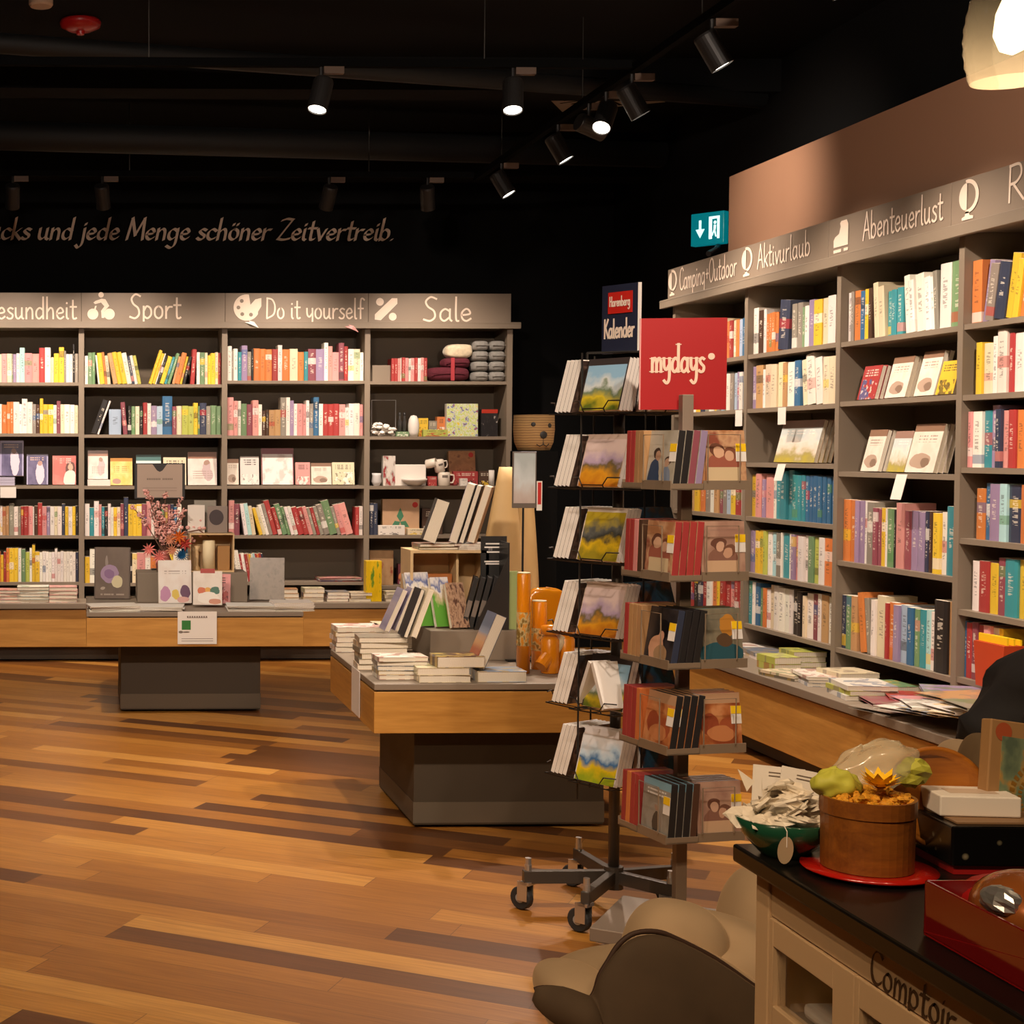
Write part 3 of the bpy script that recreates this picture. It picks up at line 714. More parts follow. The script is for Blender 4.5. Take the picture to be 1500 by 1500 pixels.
photo_mat('pic_guide', [(.4, hexc('e8dccc')), (.65, hexc('ded0be'))], 4., border=(.84, .6, hexc('8a6a54')), figs=[(.45, .24, .34, .16, hexc('b49a86')), (.6, .2, .16, .1, hexc('88705e'))], title=(.7, .08, hexc('9a8474')))
def fB(bay, s, u, v0, v1, ul, ur, c, label, m='cover', lean=10, dz=0, t=.03, d=.05, **k):
    z = ZB[bay][s] + .0225 + dz; pl = atY(ul, v1, 10.93).x; pr = atY(ur, v1, 10.93).x
    return faceout(T(0, 10.9 + d, z), (pl + pr) / 2, 0, 0, pr - pl, (v1 - v0) / 208., t, c, label, m=m, lean=lean, **k)
fB(0, 2, 0, 648, 700, 0, 34, 'v', 'violet framed book with a standing figure on the pale stack, Gesundheit shelf', 'pic_woman_violet', dz=.062, group='face out books on the health shelf')
fB(0, 2, 0, 664, 709, 39, 70, 'v', 'violet framed book with a standing figure beside the red book, Gesundheit shelf', 'pic_woman_violet', group='face out books on the health shelf')
fB(0, 2, 0, 666, 709, 77, 111, 'r', 'red book with a long haired figure facing out, Gesundheit shelf', 'pic_woman_red')
for k in range(3): setcol(tag(MB().box(-.20, .025, 0, .16, 0, .018).build('book', 'plain', loc=(atY(16, 700, 10.9).x, 10.91, ZB[0][2] + .0225 + k * .0195)), '%s pale lilac book lying under the violet framed book' % ['bottom', 'middle', 'top'][k], 'book', 'lying books on the health shelf'), hexc('b8b2c6'))
fB(1, 2, 0, 657, 699, 129, 158, 'c', 'white and brown book facing out on a box, Sport shelf', 'pic_cream', dz=.045, lean=6)
setcol(tag(MB().box(-.08, .08, 0, .12, 0, .043).build('box', 'plain', loc=(atY(145, 700, 10.9).x, 10.915, ZB[1][2] + .0225), bevel=.002), 'low white box under the white and brown book, Sport shelf', 'box'), PAL['w'])
fB(1, 2, 0, 667, 707, 162, 194, 'y', 'yellow book facing out on the third shelf under Sport', 'pic_yellow')
fB(1, 2, 0, 664, 709, 200, 236, 't', 'teal topped white book facing out behind the grey framed card', 'pic_teal')
fB(1, 2, 0, 668, 709, 240, 273, 'c', 'cream book facing out right of the grey framed card, Sport shelf', 'cover')
fB(1, 2, 0, 660, 709, 276, 318, 'e', 'grey and cream book in a clear stand, right end of the Sport shelf', 'pic_cream')
fB(2, 2, 0, 672, 710, 333, 350, 's', 'narrow tan book facing out at the left end, Do it yourself shelf', 'pic_guide')
fB(2, 2, 0, 668, 710, 353, 380, 'w', 'white book with teal edge facing out, Do it yourself shelf', 'cover')
fB(2, 2, 0, 656, 710, 384, 431, 'w', 'large white book with dark red top, Do it yourself shelf', photo_mat('pic_whitered', [(.5, hexc('f2ece6')), (.62, hexc('d8ccc4'))], 4., border=(.84, .47, hexc('8a4a52'))).name)
fB(2, 2, 0, 677, 710, 434, 455, 'p', 'small pink book facing out, Do it yourself shelf', 'cover')
fB(2, 2, 0, 678, 710, 457, 486, 'g', 'green and cream book facing out beside the clear stand', 'pic_guide')
fB(2, 2, 0, 677, 710, 488, 520, 'c', 'pale book facing out in the clear stand, Do it yourself shelf', 'cover')

def fR(bay, s, ul, ur, vt, vb, c, label, m, n=1, lean=14, t=.02, rz=-28, **k):
    """a stack of n books facing out toward the shop, turned a little to the camera side"""
    z = ZR[bay][s] + .0225; y1_ = atX(ul, vb, 3.52).y; y2_ = atX(ur, vb, 3.52).y
    h = (vb - vt) * (3.52 / ((ul + ur) / 2 - 110)) ; wd = max(.09, (y1_ - y2_) * .9)
    for q in range(n):
        lab = label if n == 1 else label + ', ' + ('front copy' if q == 0 else '%s copy behind the front' % ordinal(q - 1))
        faceout(T(3.50, YR[bay], z) @ RZ(-90), YR[bay] - (y1_ + y2_) / 2 + q * t * 1.05 * math.sin(R(-rz)), .01 + q * t * 1.1 * math.cos(R(rz)), 0, wd, h, t * .9, c, lab, m=m, lean=lean, rz=rz, group=label if n > 1 else None, **k)
fR(1, 2, 1133, 1198, 618, 682, 's', 'landscape travel magazine facing out, third Aktivurlaub shelf', 'pic_magazine', 4, rz=0)
fR(2, 1, 1257, 1285, 537, 588, 'r', 'red travel book facing out, second Abenteuerlust shelf', 'cover', 4, rz=0)
fR(2, 1, 1297, 1330, 524, 586, 'c', 'white and brown travel book facing out, second Abenteuerlust shelf', 'pic_guide', 2, rz=0)
fR(2, 1, 1340, 1372, 516, 584, 'c', 'tall cream travel book facing out, second Abenteuerlust shelf', 'pic_guide', 2, rz=0)
fR(2, 1, 1372, 1400, 532, 583, 'y', 'pale yellow travel book facing out, second Abenteuerlust shelf', 'cover', 1, rz=0)
fR(2, 2, 1262, 1290, 632, 695, 'd', 'brown and white travel book facing out, third Abenteuerlust shelf', 'pic_guide', 2, rz=0)
fR(2, 2, 1300, 1328, 634, 696, 'g', 'white and green travel book facing out, third Abenteuerlust shelf', 'pic_magazine', 2, rz=0)
fR(2, 2, 1326, 1372, 624, 698, 'w', 'large white travel book facing out, third Abenteuerlust shelf', 'pic_guide', 3, rz=0)

# price cards hung on the shelf fronts
def pricecard(M, label, w_=.07, h=.07, lean=-6):
    o = MB().box(-w_ / 2, w_ / 2, -.001, .001, -h, 0).build('price_card', 'white_card'); o.matrix_world = M @ RX(lean); return tag(o, label, 'card')
p = atY(12, 711, 10.878); pricecard(T(p.x, 10.874, ZB[0][2] + .012), 'white price card hung under the violet books', .11, .075, 0)
for u, v, bay, s, l in ((1083, 600, 0, 1, 'white price card hung behind the spinner, second far shelf'), (1146, 600, 1, 1, 'white price card hung under the cream guides, second Aktivurlaub shelf'), (1146, 685, 1, 2, 'white price card hung under the landscape magazines'),
                        (1322, 702, 2, 2, 'long white price card hung under the large white travel book')):
    q = atX(u, v, 3.478); pricecard(T(3.476, q.y, ZR[bay][s] + .018) @ RZ(-90), l, .085, .085 if bay != 2 else .11, -14 if v > 640 else 0)
# ------------------------------------------------------------------ lying books and magazines
def flatbook(label, x, y, z, w_, d, t, c, rz=0., name='book', cat='book', group=None, top='cover', pages=True):
    """a book lying flat: cover (front board, back board, spine) and its page block; footprint centre x, y"""
    b = MB().box(-w_ / 2, w_ / 2, -d / 2, d / 2, t - .0015, t).box(-w_ / 2, w_ / 2, -d / 2, d / 2, 0, .0015).box(-w_ / 2, -w_ / 2 + .0015, -d / 2, d / 2, .0015, t - .0015)
    o = b.build(name, 'lying_cover'); o.location = (x, y, z); o.rotation_euler = (0, 0, R(rz)); setcol(o, vary(PAL[c], .06) if isinstance(c, str) else c)
    if cat == 'brochure': o.data.materials[0] = MATS['plain']
    if pages: MB().box(-w_ / 2 + .0015, w_ / 2 - .002, -d / 2 + .002, d / 2 - .002, .0015, t - .0015).build('page_block', 'pages', o)
    return tag(o, label, cat, group)
def lying_mat():
    k = NT('lying_cover'); oi = k.n('ShaderNodeObjectInfo'); tc = k.n('ShaderNodeTexCoord'); sp = k.n('ShaderNodeSeparateXYZ'); k.l(tc.outputs['Generated'], sp.inputs[0])
    cb = k.n('ShaderNodeCombineXYZ'); k.l(sp.outputs[0], cb.inputs[0]); k.l(sp.outputs[1], cb.inputs[1]); k.l(k.math('MULTIPLY', oi.outputs['Random'], 200.), cb.inputs[2])
    nz = k.n('ShaderNodeTexNoise', i_Scale=3.5, i_Detail=2.); k.l(cb.outputs[0], nz.inputs['Vector'])
    sec = k.ramp(oi.outputs['Random'], [(0, hexc('8a7a6a')), (.3, hexc('a0503c')), (.5, hexc('56708e')), (.7, hexc('d0b060')), (.85, hexc('6a7a4a'))], True)
    k.l(k.mix(k.math('MULTIPLY', k.math('GREATER_THAN', nz.outputs['Fac'], .53), .65), oi.outputs['Color'], sec), k.b.inputs['Base Color']); k.b.inputs['Roughness'].default_value = .3
    MATS['lying_cover'] = k.m
lying_mat()
def pile(label, x, y, z, w_, d, n, t, c, group, jx=.008, jr=3., **k):
    """n books in a stack, each an object; LABEL holds %s for which one of the stack"""
    for q in range(n):
        which = 'only' if n == 1 else 'top' if q == n - 1 else 'bottom' if q == 0 else '%s from the bottom' % ordinal(q)
        flatbook(label % which, x + random.uniform(-jx, jx), y + random.uniform(-jx, jx), z + q * (t + .0006), w_, d, t, c if isinstance(c, str) and len(c) == 1 else c[q % len(c)], k.get('rz', 0) + random.uniform(-jr, jr), group=group, name=k.get('name', 'book'), cat=k.get('cat', 'book'))
    return z + n * (t + .0006)

# the stacks on the ledges
zl = .4055
def ux(u, y, v=880): return atY(u, v, y).x
pile('%s pink white book of the left stack on the back ledge', ux(8, 10.65), 10.68, zl, .21, .17, 4, .021, 'p', 'books stacked on the back ledge', .004)
pile('%s pale green book of the middle stack on the back ledge', ux(49, 10.65), 10.68, zl, .215, .17, 5, .021, 'wa', 'books stacked on the back ledge', .004)
pile('%s pink book of the stack beside the oak table, back ledge', ux(93, 10.65), 10.68, zl, .19, .16, 4, .026, 'p', 'books stacked on the back ledge', .004)
pile('%s tan book of the stack behind the grey patterned book, back ledge', ux(424, 10.65), 10.69, zl, .12, .14, 3, .028, 's', 'books stacked on the back ledge', .004)
pile('%s cream book of the stack under the leaning rust spines, back ledge', ux(459, 10.65), 10.69, zl, .14, .14, 3, .03, 'cs', 'books stacked on the back ledge', .004)
pile('%s pale book of the low wide stack on the back ledge', ux(494, 10.65), 10.69, zl, .15, .15, 3, .022, 'ew', 'books stacked on the back ledge', .004)
pile('%s cream book of the stack left of the yellow box, back ledge', ux(527, 10.65), 10.69, zl, .15, .15, 3, .02, 'cs', 'books stacked on the back ledge', .004)
pile('%s cream book of the stack behind the wooden crate, back ledge', ux(585, 10.65), 10.69, zl, .2, .15, 3, .022, 'c', 'books stacked on the back ledge', .004)
def LX(u, v): return atZ(u, v, zl)
k = 0
for u, v, w_, d, n, t, c, what, rz in ((1100, 952, .15, .2, 2, .012, 'w', 'flat white leaflet', 10), (1128, 962, .2, .24, 2, .016, 'we', 'white magazine', -8), (1140, 980, .13, .17, 2, .032, 'l', 'lime edged guide', 4), (1176, 974, .16, .17, 3, .024, 'lw', 'white and lime guide', -4),
                                       (1165, 992, .2, .24, 2, .012, 'ec', 'pale magazine', 12), (1206, 1000, .2, .26, 3, .014, 'we', 'grey white magazine', -10), (1240, 1002, .18, .2, 3, .02, 'cg', 'cream and green guide', 6),
                                       (1262, 1020, .2, .24, 3, .02, 'wl', 'white guide', -6), (1300, 1016, .18, .2, 2, .022, 'wg', 'white and green guide', 8)):
    p = LX(u, v); k += 1
    pile('%s ' + what + ', ' + ordinal(k - 1) + ' stack from the spinner, right ledge', max(p.x, 3.13 + d * .5), p.y, zl, w_, d, n, t, c, 'guides stacked on the right ledge', .006, rz=rz)
zf = [0] * 4
for q, (u, v, c, rz) in enumerate(((1290, 1040, 'e', 20), (1322, 1034, 'm', -12), (1352, 1030, 'r', -20), (1330, 1052, 'w', 25), (1372, 1046, 'p', -8), (1345, 1064, 'i', 14), (1385, 1062, 'w', -16), (1362, 1078, 'c', 30), (1398, 1076, 'w', 4), (1408, 1052, 'v', -24), (1415, 1066, 's', 10), (1385, 1086, 'e', -6))):
    p = LX(u, v)
    flatbook('%s magazine, %s in the loose fan near the armchair, right ledge' % (CN[c], ordinal(q)), max(p.x, 3.25), p.y, zl + .0112 * q, .21, .28, .011, c, rz + 90, name='magazine', cat='magazine', group='magazines fanned on the right ledge', pages=False)

# ------------------------------------------------------------------ the Sale shelves
zs = [z + .0226 for z in ZB[3]]
def ss(u, d=.06): return atY(u, 640, 10.883 + d).x
book_row(T(0, 10.9, zs[0]), ss(571), ss(624), 'r34 r34 p34 w14 r34 p34 w24 p34 r34 w34 p34 r34', 'gift_book', 'top shelf under Sale', 'striped books on the top Sale shelf', 'gift book', h0=.075)
tag(MB().box(0, .13, 0, .015, 0, .115).build('backing_board', LAM, loc=(ss(545), 10.95, zs[0])), 'taupe board standing left of the red striped books', 'board')
def roll(name, label, cat, x, y, z, w_, d, h, m, group=None, jit=.02, fold=True):
    b = MB().blob((0, 0, h / 2), (w_ / 2, d / 2, h / 2), 16, 10, 0, jit, pw=.55)
    o = b.build(name, m, smooth=True, loc=(x, y, z)); subsurf(o, 1)
    if fold:
        s = MB().tube([(-w_ * .42, -d / 2 - .001, h * .52), (0, -d / 2 - .004, h * .5), (w_ * .42, -d / 2 - .001, h * .52)], .003).build('fold_edge', m, o)
    return tag(o, label, cat, group)
mat('maroon_knit', '5a1a28', .9, noise=.2, scale=60, sheen=.4); mat('grey_knit', '8d8a84', .9, noise=.15, scale=60, sheen=.3); mat('cream_fleece', 'e0d0b0', .95, noise=.15, scale=50, sheen=.5)
roll('folded_blanket', 'lower folded maroon blanket on the top Sale shelf', 'blanket', ss(657), 11.02, zs[0] + .004, .31, .22, .1, 'maroon_knit')
roll('folded_blanket', 'upper folded maroon blanket on the top Sale shelf', 'blanket', ss(669), 11.02, zs[0] + .095, .2, .2, .075, 'maroon_knit')
roll('fleece', 'fluffy cream fleece lying on the maroon blankets', 'fleece', ss(672), 11.0, zs[0] + .165, .2, .16, .1, 'cream_fleece', jit=.09, fold=False)
tag(MB().box(-.013, .013, -.002, .002, 0, .16).build('ribbon', mat('red_ribbon', 'a8323a', .5).name, loc=(ss(660), 10.895, zs[0] + .005)), 'red patterned ribbon tied round the maroon blankets', 'ribbon')
for c in range(2):
    for r in range(4):
        roll('rolled_blanket', 'grey rolled blanket, %s in the %s column, top Sale shelf' % (['bottom', 'second', 'third', 'topmost'][r], ['left', 'right'][c]), 'blanket', ss(703 + 24 * c), 11.0, zs[0] + r * .072, .115, .2, .072, 'grey_knit', 'grey rolled blankets')
def pbox(name, label, cat, ul, ur, vt, vb, z, c, m='cover', d=.06, y=10.93, group=None, rz=0, tilt=0, pm='plain'):
    """printed upright box whose front spans the given photograph extent, standing on z"""
    xl, xr = atY(ul, vb, y).x, atY(ur, vb, y).x; h = (vb - vt) * y / FPX; w_ = xr - xl
    o = MB().box(-w_ / 2, w_ / 2, 0, d, 0, h).build(name, pm, loc=((xl + xr) / 2, y, z), rot=(R(-tilt), 0, R(rz)), bevel=.0015); setcol(o, PAL[c] if isinstance(c, str) else c)
    f = MB().box(-w_ / 2 + .001, w_ / 2 - .001, -.0012, -.0002, .001, h - .001).build('front_print', m, o); f.color = o.color
    return tag(o, label, cat, group)
# second Sale shelf
t = thing('clear_display', 'thin clear frame standing over white wrapped sweets, second Sale shelf', 'frame', (ss(562), 10.95, zs[1]))
MB().tube([(-.085, 0, 0), (-.085, 0, .255), (.085, 0, .255), (.085, 0, 0)], .003).build('wire_frame', 'chrome', t)
b = MB()
for q in range(26): b.blob((random.uniform(-.07, .07), random.uniform(-.03, .03), .015 + .012 * (q // 4)), (.022, .02, .012), 7, 5, 0, .25, RZ(random.uniform(0, 90)))
tag(b.build('wrapped_sweets', 'paper', loc=(ss(562), 10.92, zs[1])), 'heap of white wrapped sweets inside the clear frame', 'sweets', kind='stuff')
def bottle(name, label, cat, x, y, z, prof, m, group=None, cap=None):
    o = MB().lathe(prof, 18).build(name, m, smooth=True, loc=(x, y, z))
    if cap: MB().lathe(cap[0], 16).build('cap', cap[1], o, smooth=True)
    return tag(o, label, cat, group)
mat('smoke_glass', '3a3836', .15, coat=.5)
for q, u in enumerate((587, 594)):
    bottle('bottle', ['left', 'right'][q] + ' slim dark bottle beside the clear frame, second Sale shelf', 'bottle', ss(u), 10.98, zs[1], [(0, 0), (.016, 0), (.016, .1), (.008, .125), (.008, .15), (0, .15)], 'smoke_glass', None, ([(.01, .15), (.01, .17), (0, .17)], 'black_card'))
pbox('box', 'low green and white box in front of the dark bottles, second Sale shelf', 'box', 580, 599, 630, 637, zs[1], 'g')
bottle('white_jar', 'round white jar on the second Sale shelf', 'jar', ss(606), 10.95, zs[1], [(0, 0), (.03, 0), (.038, .03), (.04, .08), (.034, .12), (.02, .145), (0, .15)], 'white_card')
pbox('box', 'bright yellow box behind the white jar, second Sale shelf', 'box', 613, 627, 610, 637, zs[1], 'y', y=11.0)
pbox('box', 'small grey box between yellow and orange boxes, second Sale shelf', 'box', 628, 640, 614, 637, zs[1], 'e', y=11.0)
pbox('box', 'small orange box left of the colourful game box', 'box', 640, 652, 608, 637, zs[1], 'o', y=11.0)
pbox('box', 'flat white and green packet lying in front, second Sale shelf', 'box', 620, 656, 627, 637, zs[1], 'l', y=10.91, d=.05)
photo_mat('pic_game', [(.3, hexc('e8d23a')), (.42, hexc('d8e0d0')), (.5, hexc('c8d84a')), (.56, hexc('e0ddd0')), (.62, hexc('6a86a8')), (.7, hexc('c03a2a'))], 7.)
pbox('game_box', 'colourful game box with a yellow title, second Sale shelf', 'game', 654, 700, 590, 638, zs[1], 'w', 'pic_game', y=10.95)
photo_mat('pic_blackpack', [(.5, hexc('1c1a1c')), (.62, hexc('2e2a2c')), (.7, hexc('b8b0a8'))], 5., border=(.86, .6, hexc('b0301e')))
pbox('pack', 'black packet with a red top edge, second Sale shelf', 'pack', 705, 729, 597, 637, zs[1], 'k', 'pic_blackpack', y=10.97)
# third Sale shelf
mat('glass_pale', (.86, .84, .82), .1, coat=.6, alpha=.75)
bottle('candle_glass', 'small cut glass candle holder at the left end, third Sale shelf', 'candle holder', ss(551), 10.92, zs[2], [(0, 0), (.02, 0), (.036, .03), (.03, .07), (.034, .09), (0, .09)], 'glass_pale')
pbox('card_pack', 'narrow card pack with a red heart print, third Sale shelf', 'pack', 561, 579, 667, 711, zs[2], 'w', photo_mat('pic_heart', [(.5, hexc('d8cfc6')), (.6, hexc('b0a49a')), (.66, hexc('9a2a30'))], 3.).name, y=10.95)
o = MB().box(-.11, .11, 0, .1, 0, .15).build('gift_carton', 'white_card', loc=(ss(602), 10.95, zs[2]), bevel=.003); tag(o, 'white and cream carton behind the white bowl, third Sale shelf', 'carton')
bottle('bowl', 'white bowl lying in front of the cream carton, third Sale shelf', 'bowl', ss(607), 10.93 - .0, zs[2], [(0, .004), (.04, 0), (.085, .035), (.092, .052), (.084, .05), (.04, .012), (0, .012)], 'white_card')
def mug(label, x, y, z, rot=(0, 0, 0), s=1.):
    o = MB().lathe([(0, .004), (.036, 0), (.04, .004), (.041, .09), (.038, .092), (.037, .006), (0, .006)], 20).build('mug', 'mug_white', smooth=True, loc=(x, y, z), rot=rot); o.scale = (s, s, s)
    MB().tube([(.04, 0, .075), (.066, 0, .072), (.07, 0, .045), (.06, 0, .022), (.04, 0, .02)], .0055, 8).build('handle', 'mug_white', o, smooth=True)
    f = MB()
    for q in range(6):
        a0, a1 = R(-118 + q * 9), R(-109 + q * 9)
        f.face([(.0415 * math.cos(a), .0415 * math.sin(a), z_) for a, z_ in ((a0, .055), (a1, .055), (a1, .072), (a0, .072))])
    f.build('printed_label', 'text_grey', o)
    return tag(o, label, 'mug')
mat('mug_white', 'e8dccb', .25, coat=.4)
mug('left white mug of the pair in front, third Sale shelf', ss(651), 10.95, zs[2], s=1.05)
mug('white mug tilted on top of the other mugs, third Sale shelf', ss(646), 10.96, zs[2] + .1, (R(8), R(-14), R(10)), .9)
mug('small white mug lying on the cream carton, third Sale shelf', ss(626), 10.97, zs[2] + .152, (R(80), 0, R(60)), .8)
o = pbox('wooden_box', 'tilted brown wooden game box with a red corner, third Sale shelf', 'box', 658, 697, 652, 689, zs[2] + .07, 's', photo_mat('pic_brownbox', [(.4, hexc('9a6a44')), (.6, hexc('b07c50')), (.7, hexc('7a4a2c'))], 3.).name, y=11.05, tilt=10, d=.05)
disc_ = MB(); disc(disc_, 0, 0, .018, Matrix()); q = disc_.build('red_seal', 'kal_red', o); q.location = (.065, -.002, .15)
pbox('box', 'red patterned carton under the tilted wooden box, third Sale shelf', 'box', 664, 700, 690, 711, zs[2], 'r', y=11.0, d=.1)
pbox('box', 'dark patterned carton right of the red one, third Sale shelf', 'box', 701, 722, 690, 711, zs[2], 'd', y=11.0, d=.1)
pbox('box', 'small pink white box in front of the mugs, third Sale shelf', 'box', 627, 640, 697, 711, zs[2], 'r', y=10.93, d=.04)
pbox('box', 'small pale cube box by the cartons, third Sale shelf', 'box', 674, 685, 700, 711, zs[2], 'w', y=10.92, d=.04)
bottle('white_roll', 'white roll lying on the cartons at the right end, third Sale shelf', 'roll', ss(722), 10.97, zs[2] + .0, [(0, 0), (.02, 0), (.02, .11), (0, .11)], 'white_card')
# fourth and fifth Sale shelves
book_row(T(0, 10.9, zs[3]), ss(541), ss(553), 'n36 n36', 'boxed_game', 'fourth Sale shelf', 'dark boxed games', 'boxed game')
o = pbox('game_box', 'beige game box with a green folded star, fourth Sale shelf', 'game', 560, 614, 733, 785, zs[3], 's', photo_mat('pic_beige', [(.3, hexc('c4a080')), (.7, hexc('b48e6c'))], 2.).name, y=10.98)
b = MB()
for a, l in ((0, .1), (120, .075), (240, .075)):
    M_ = Matrix.Rotation(R(a), 4, 'Y'); b.face([M_ @ Vector(p) for p in ((0, 0, 0), (.025, 0, l * .4), (0, 0, l), (-.025, 0, l * .4))])
mat('star_green', '3f7a5a', .6); q = b.build('star_print', 'star_green', o); q.location = (-.005, -.0025, .09)
b = MB(); disc(b, 0, 0, .02, Matrix()); q = b.build('red_seal', 'kal_red', o); q.location = (.1, -.0022, .21)
pbox('box', 'low white printed box in front of the green star game', 'box', 554, 593, 772, 786, zs[3], 'w', 'cover', y=10.91, d=.05)
pbox('box', 'low cream box right of the white printed box, fourth Sale shelf', 'box', 597, 625, 777, 786, zs[3], 'c', 'cover', y=10.92, d=.06)
pbox('box', 'dark box behind the cream one, fourth Sale shelf', 'box', 618, 648, 747, 785, zs[3], 'd', 'cover', y=11.02, d=.06)
pbox('game_box', 'beige game box with a red balloon print, fifth Sale shelf', 'game', 541, 576, 799, 850, zs[4], 's', photo_mat('pic_balloon', [(.3, hexc('b8946e')), (.6, hexc('a8845e')), (.68, hexc('8a2a28'))], 2.6).name, y=10.96)
o = MB().blob((0, 0, .05), (.05, .05, .05), 18, 12, 0, .1).build('hedgehog_ball', mat('peach', 'c8764e', .7, noise=.2, scale=40).name, smooth=True, loc=(ss(597), 10.97, zs[4])); tag(o, 'knobbly orange ball beside the wooden crate, fifth Sale shelf', 'ball')
pbox('box', 'dark red box behind the orange ball, fifth Sale shelf', 'box', 583, 608, 820, 850, zs[4], 'm', 'cover', y=11.03)
t = pbox('bottle_carton', 'tall yellow carton on the back ledge below the Sale shelves', 'carton', 536, 559, 821, 881, zl, 'y', photo_mat('pic_yellowbox', [(.3, hexc('d8b010')), (.55, hexc('e8c018')), (.66, hexc('5a8a2a'))], 3.).name, y=10.62, d=.09)
for q in range(3): flatbook('%s magazine lying on the fifth shelf under Do it yourself' % ['dark red', 'white', 'pink topped'][q], ux(497, 10.95, 850), 11.0, ZB[2][4] + .0226 + q * .009, .3, .2, .008, 'rwp'[q], random.uniform(-4, 4), name='magazine', cat='magazine', pages=False)
# paper cards stuck under the sign ledges
for u, v, c, l in ((369, 474, 'w', 'small white paper bird stuck under the palette symbol'), (515, 480, 'p', 'small pink paper bird stuck under the Do it yourself sign')):
    p = atY(u, v, 10.82); b = MB(); b.face([(-.05, 0, .01), (.015, -.008, .012), (.05, 0, -.03), (.0, -.012, -.01)]); b.face([(-.02, 0, .022), (.015, -.008, .012), (0, -.012, -.01)])
    tag(setcol(b.build('paper_bird', 'plain', loc=(p.x, 10.826, p.z)), PAL[c]), l, 'decoration')
# ------------------------------------------------------------------ left display table
def onT(u, v, z=TT): return atZ(u, v, z)
p = onT(282, 884)
RY1, RZ1 = 8.86, .745
tag(MB().box(0, .63, 0, .27, 0, .168).build('display_riser', LAM, loc=(atY(201, 870, RY1).x, RY1, TT + .0005), bevel=.003), 'long taupe riser box standing on the left oak display table', 'riser')
ZR1 = TT + .169
def stand(name, label, cat, ul, ur, vt, y, z, c, m, t=.02, lean=10, rz=0, **k):
    """a book standing face out at depth y on z; the photograph gives its left, right and top edge"""
    pl, pr, tp = atY(ul, 850, y), atY(ur, 850, y), atY((ul + ur) / 2, vt, y)
    return faceout(T((pl.x + pr.x) / 2, y, z), 0, 0, 0, pr.x - pl.x, (tp.z - z) / math.cos(R(lean)), t, c, label, name=name, cat=cat, m=m, lean=lean, rz=rz, **k)
photo_mat('pic_flowerbook', [(.4, hexc('6e5e52')), (.65, hexc('78685a'))], 2.2, border=(2, .47, hexc('5c4e44')), figs=[(.3, .72, .05, .12, hexc('94887e')), (.4, .48, .27, .18, hexc('a48aa6')), (.4, .48, .14, .09, hexc('8a6a90')), (.64, .33, .17, .12, hexc('d8cca4')), (.24, .2, .05, .03, hexc('b0a090'))], title=(.08, .02, hexc('b0a090')))
stand('book', 'large brown book with a lilac dahlia cover on the left oak table', 'book', 138, 190, 803, 9.05, TT, 'd', 'pic_flowerbook', .035, 6, -6)
photo_mat('pic_craft', [(.42, hexc('e9e2da')), (.65, hexc('e4d8ce'))], 3.2, figs=[(.2, .22, .14, .18, hexc('c08cae')), (.5, .2, .13, .12, hexc('dcc05a')), (.82, .26, .13, .16, hexc('6a4a64')), (.72, .08, .2, .07, hexc('d8a8a0'))], title=(.72, .035, hexc('8a7a70')))
o = stand('book', 'white craft book with a narrow title in front of the pink blossoms', 'book', 233, 281, 822, 8.66, TT + .012, 'w', 'pic_craft', .02, 8, 4)
o = stand('book', 'white book with a red title bar right of the white craft book', 'book', 283, 325, 838, 8.56, TT + .012, 'w', photo_mat('pic_knit', [(.42, hexc('e0d6ca')), (.65, hexc('d8ccbe'))], 4., figs=[(.3, .42, .14, .1, hexc('c8663e')), (.5, .42, .12, .1, hexc('d8a040')), (.72, .42, .16, .12, hexc('3c6a58')), (.5, .22, .36, .17, hexc('e8e0d4')), (.75, .1, .2, .08, hexc('c88a70'))]).name, .02, 8, -6)
b = MB(); b.box(-.04, .04, -.0012, 0, .175, .2); b.build('title_bar', mat('title_red', 'a84038', .5).name, o)
stand('book', 'pink and lilac book half hidden behind the red title bar book', 'book', 300, 337, 842, 8.64, TT + .012, 'p', 'cover', .02, 8, -10)
photo_mat('pic_stone', [(.3, hexc('7c7062')), (.55, hexc('8c7e6e')), (.75, hexc('6a5e52'))], 6.)
stand('book', 'large grey patterned book leaning at the right end of the left oak table', 'book', 366, 416, 819, 8.95, TT, 'e', 'pic_stone', .03, 10, -8)
for q, (u, v, n, w_, c, rz, l) in enumerate(((158, 893, 5, .3, 'w', 6, 'left front'), (232, 893, 4, .3, 'w', -3, 'middle front'), (290, 893, 2, .2, 'v', 4, 'central'), (372, 893, 5, .3, 'w', -5, 'right front'), (428, 893, 6, .24, 'w', 3, 'rightmost'))):
    p = onT(u, 895); pile('%s white brochure of the ' + l + ' pile on the left oak table', max(p.x, .17), 8.44, TT + .0005, w_ * .9, .2, n, .0055 if q < 4 else .007, c, 'brochures on the left oak table', .01, 4., rz=rz, name='brochure', cat='brochure') if q != 2 else None
# hanging card over the front edge
pc = atY(289, 895, 8.3)
t = thing('hanging_card', 'white card with a green square hanging over the front edge of the left oak table', 'card', (pc.x, 8.303, .56))
MB().box(-.105, .105, -.002, 0, -.155, .02).build('card', 'white_card', t)
b = MB(); b.box(-.083, -.035, -.003, -.0021, -.078, -.028); b.build('green_square', mat('leaf_green', '2f7a34', .5).name, t)
b = MB()
for z, x0, x1 in ((-.012, -.055, .055), (-.125, -.085, .085), (-.137, -.085, .085)): b.box(x0, x1, -.0028, -.0021, z - .0025, z)
for q in range(9): b.box(-.055 + q * .0125, -.047 + q * .0125, -.0028, -.0021, -.012, -.004)
b.blob((-.088, -.003, -.09), (.012, .0008, .007), 8, 6); b.blob((-.06, -.003, -.09), (.02, .0008, .004), 8, 6)
b.build('printed_lines', 'text_grey', t)
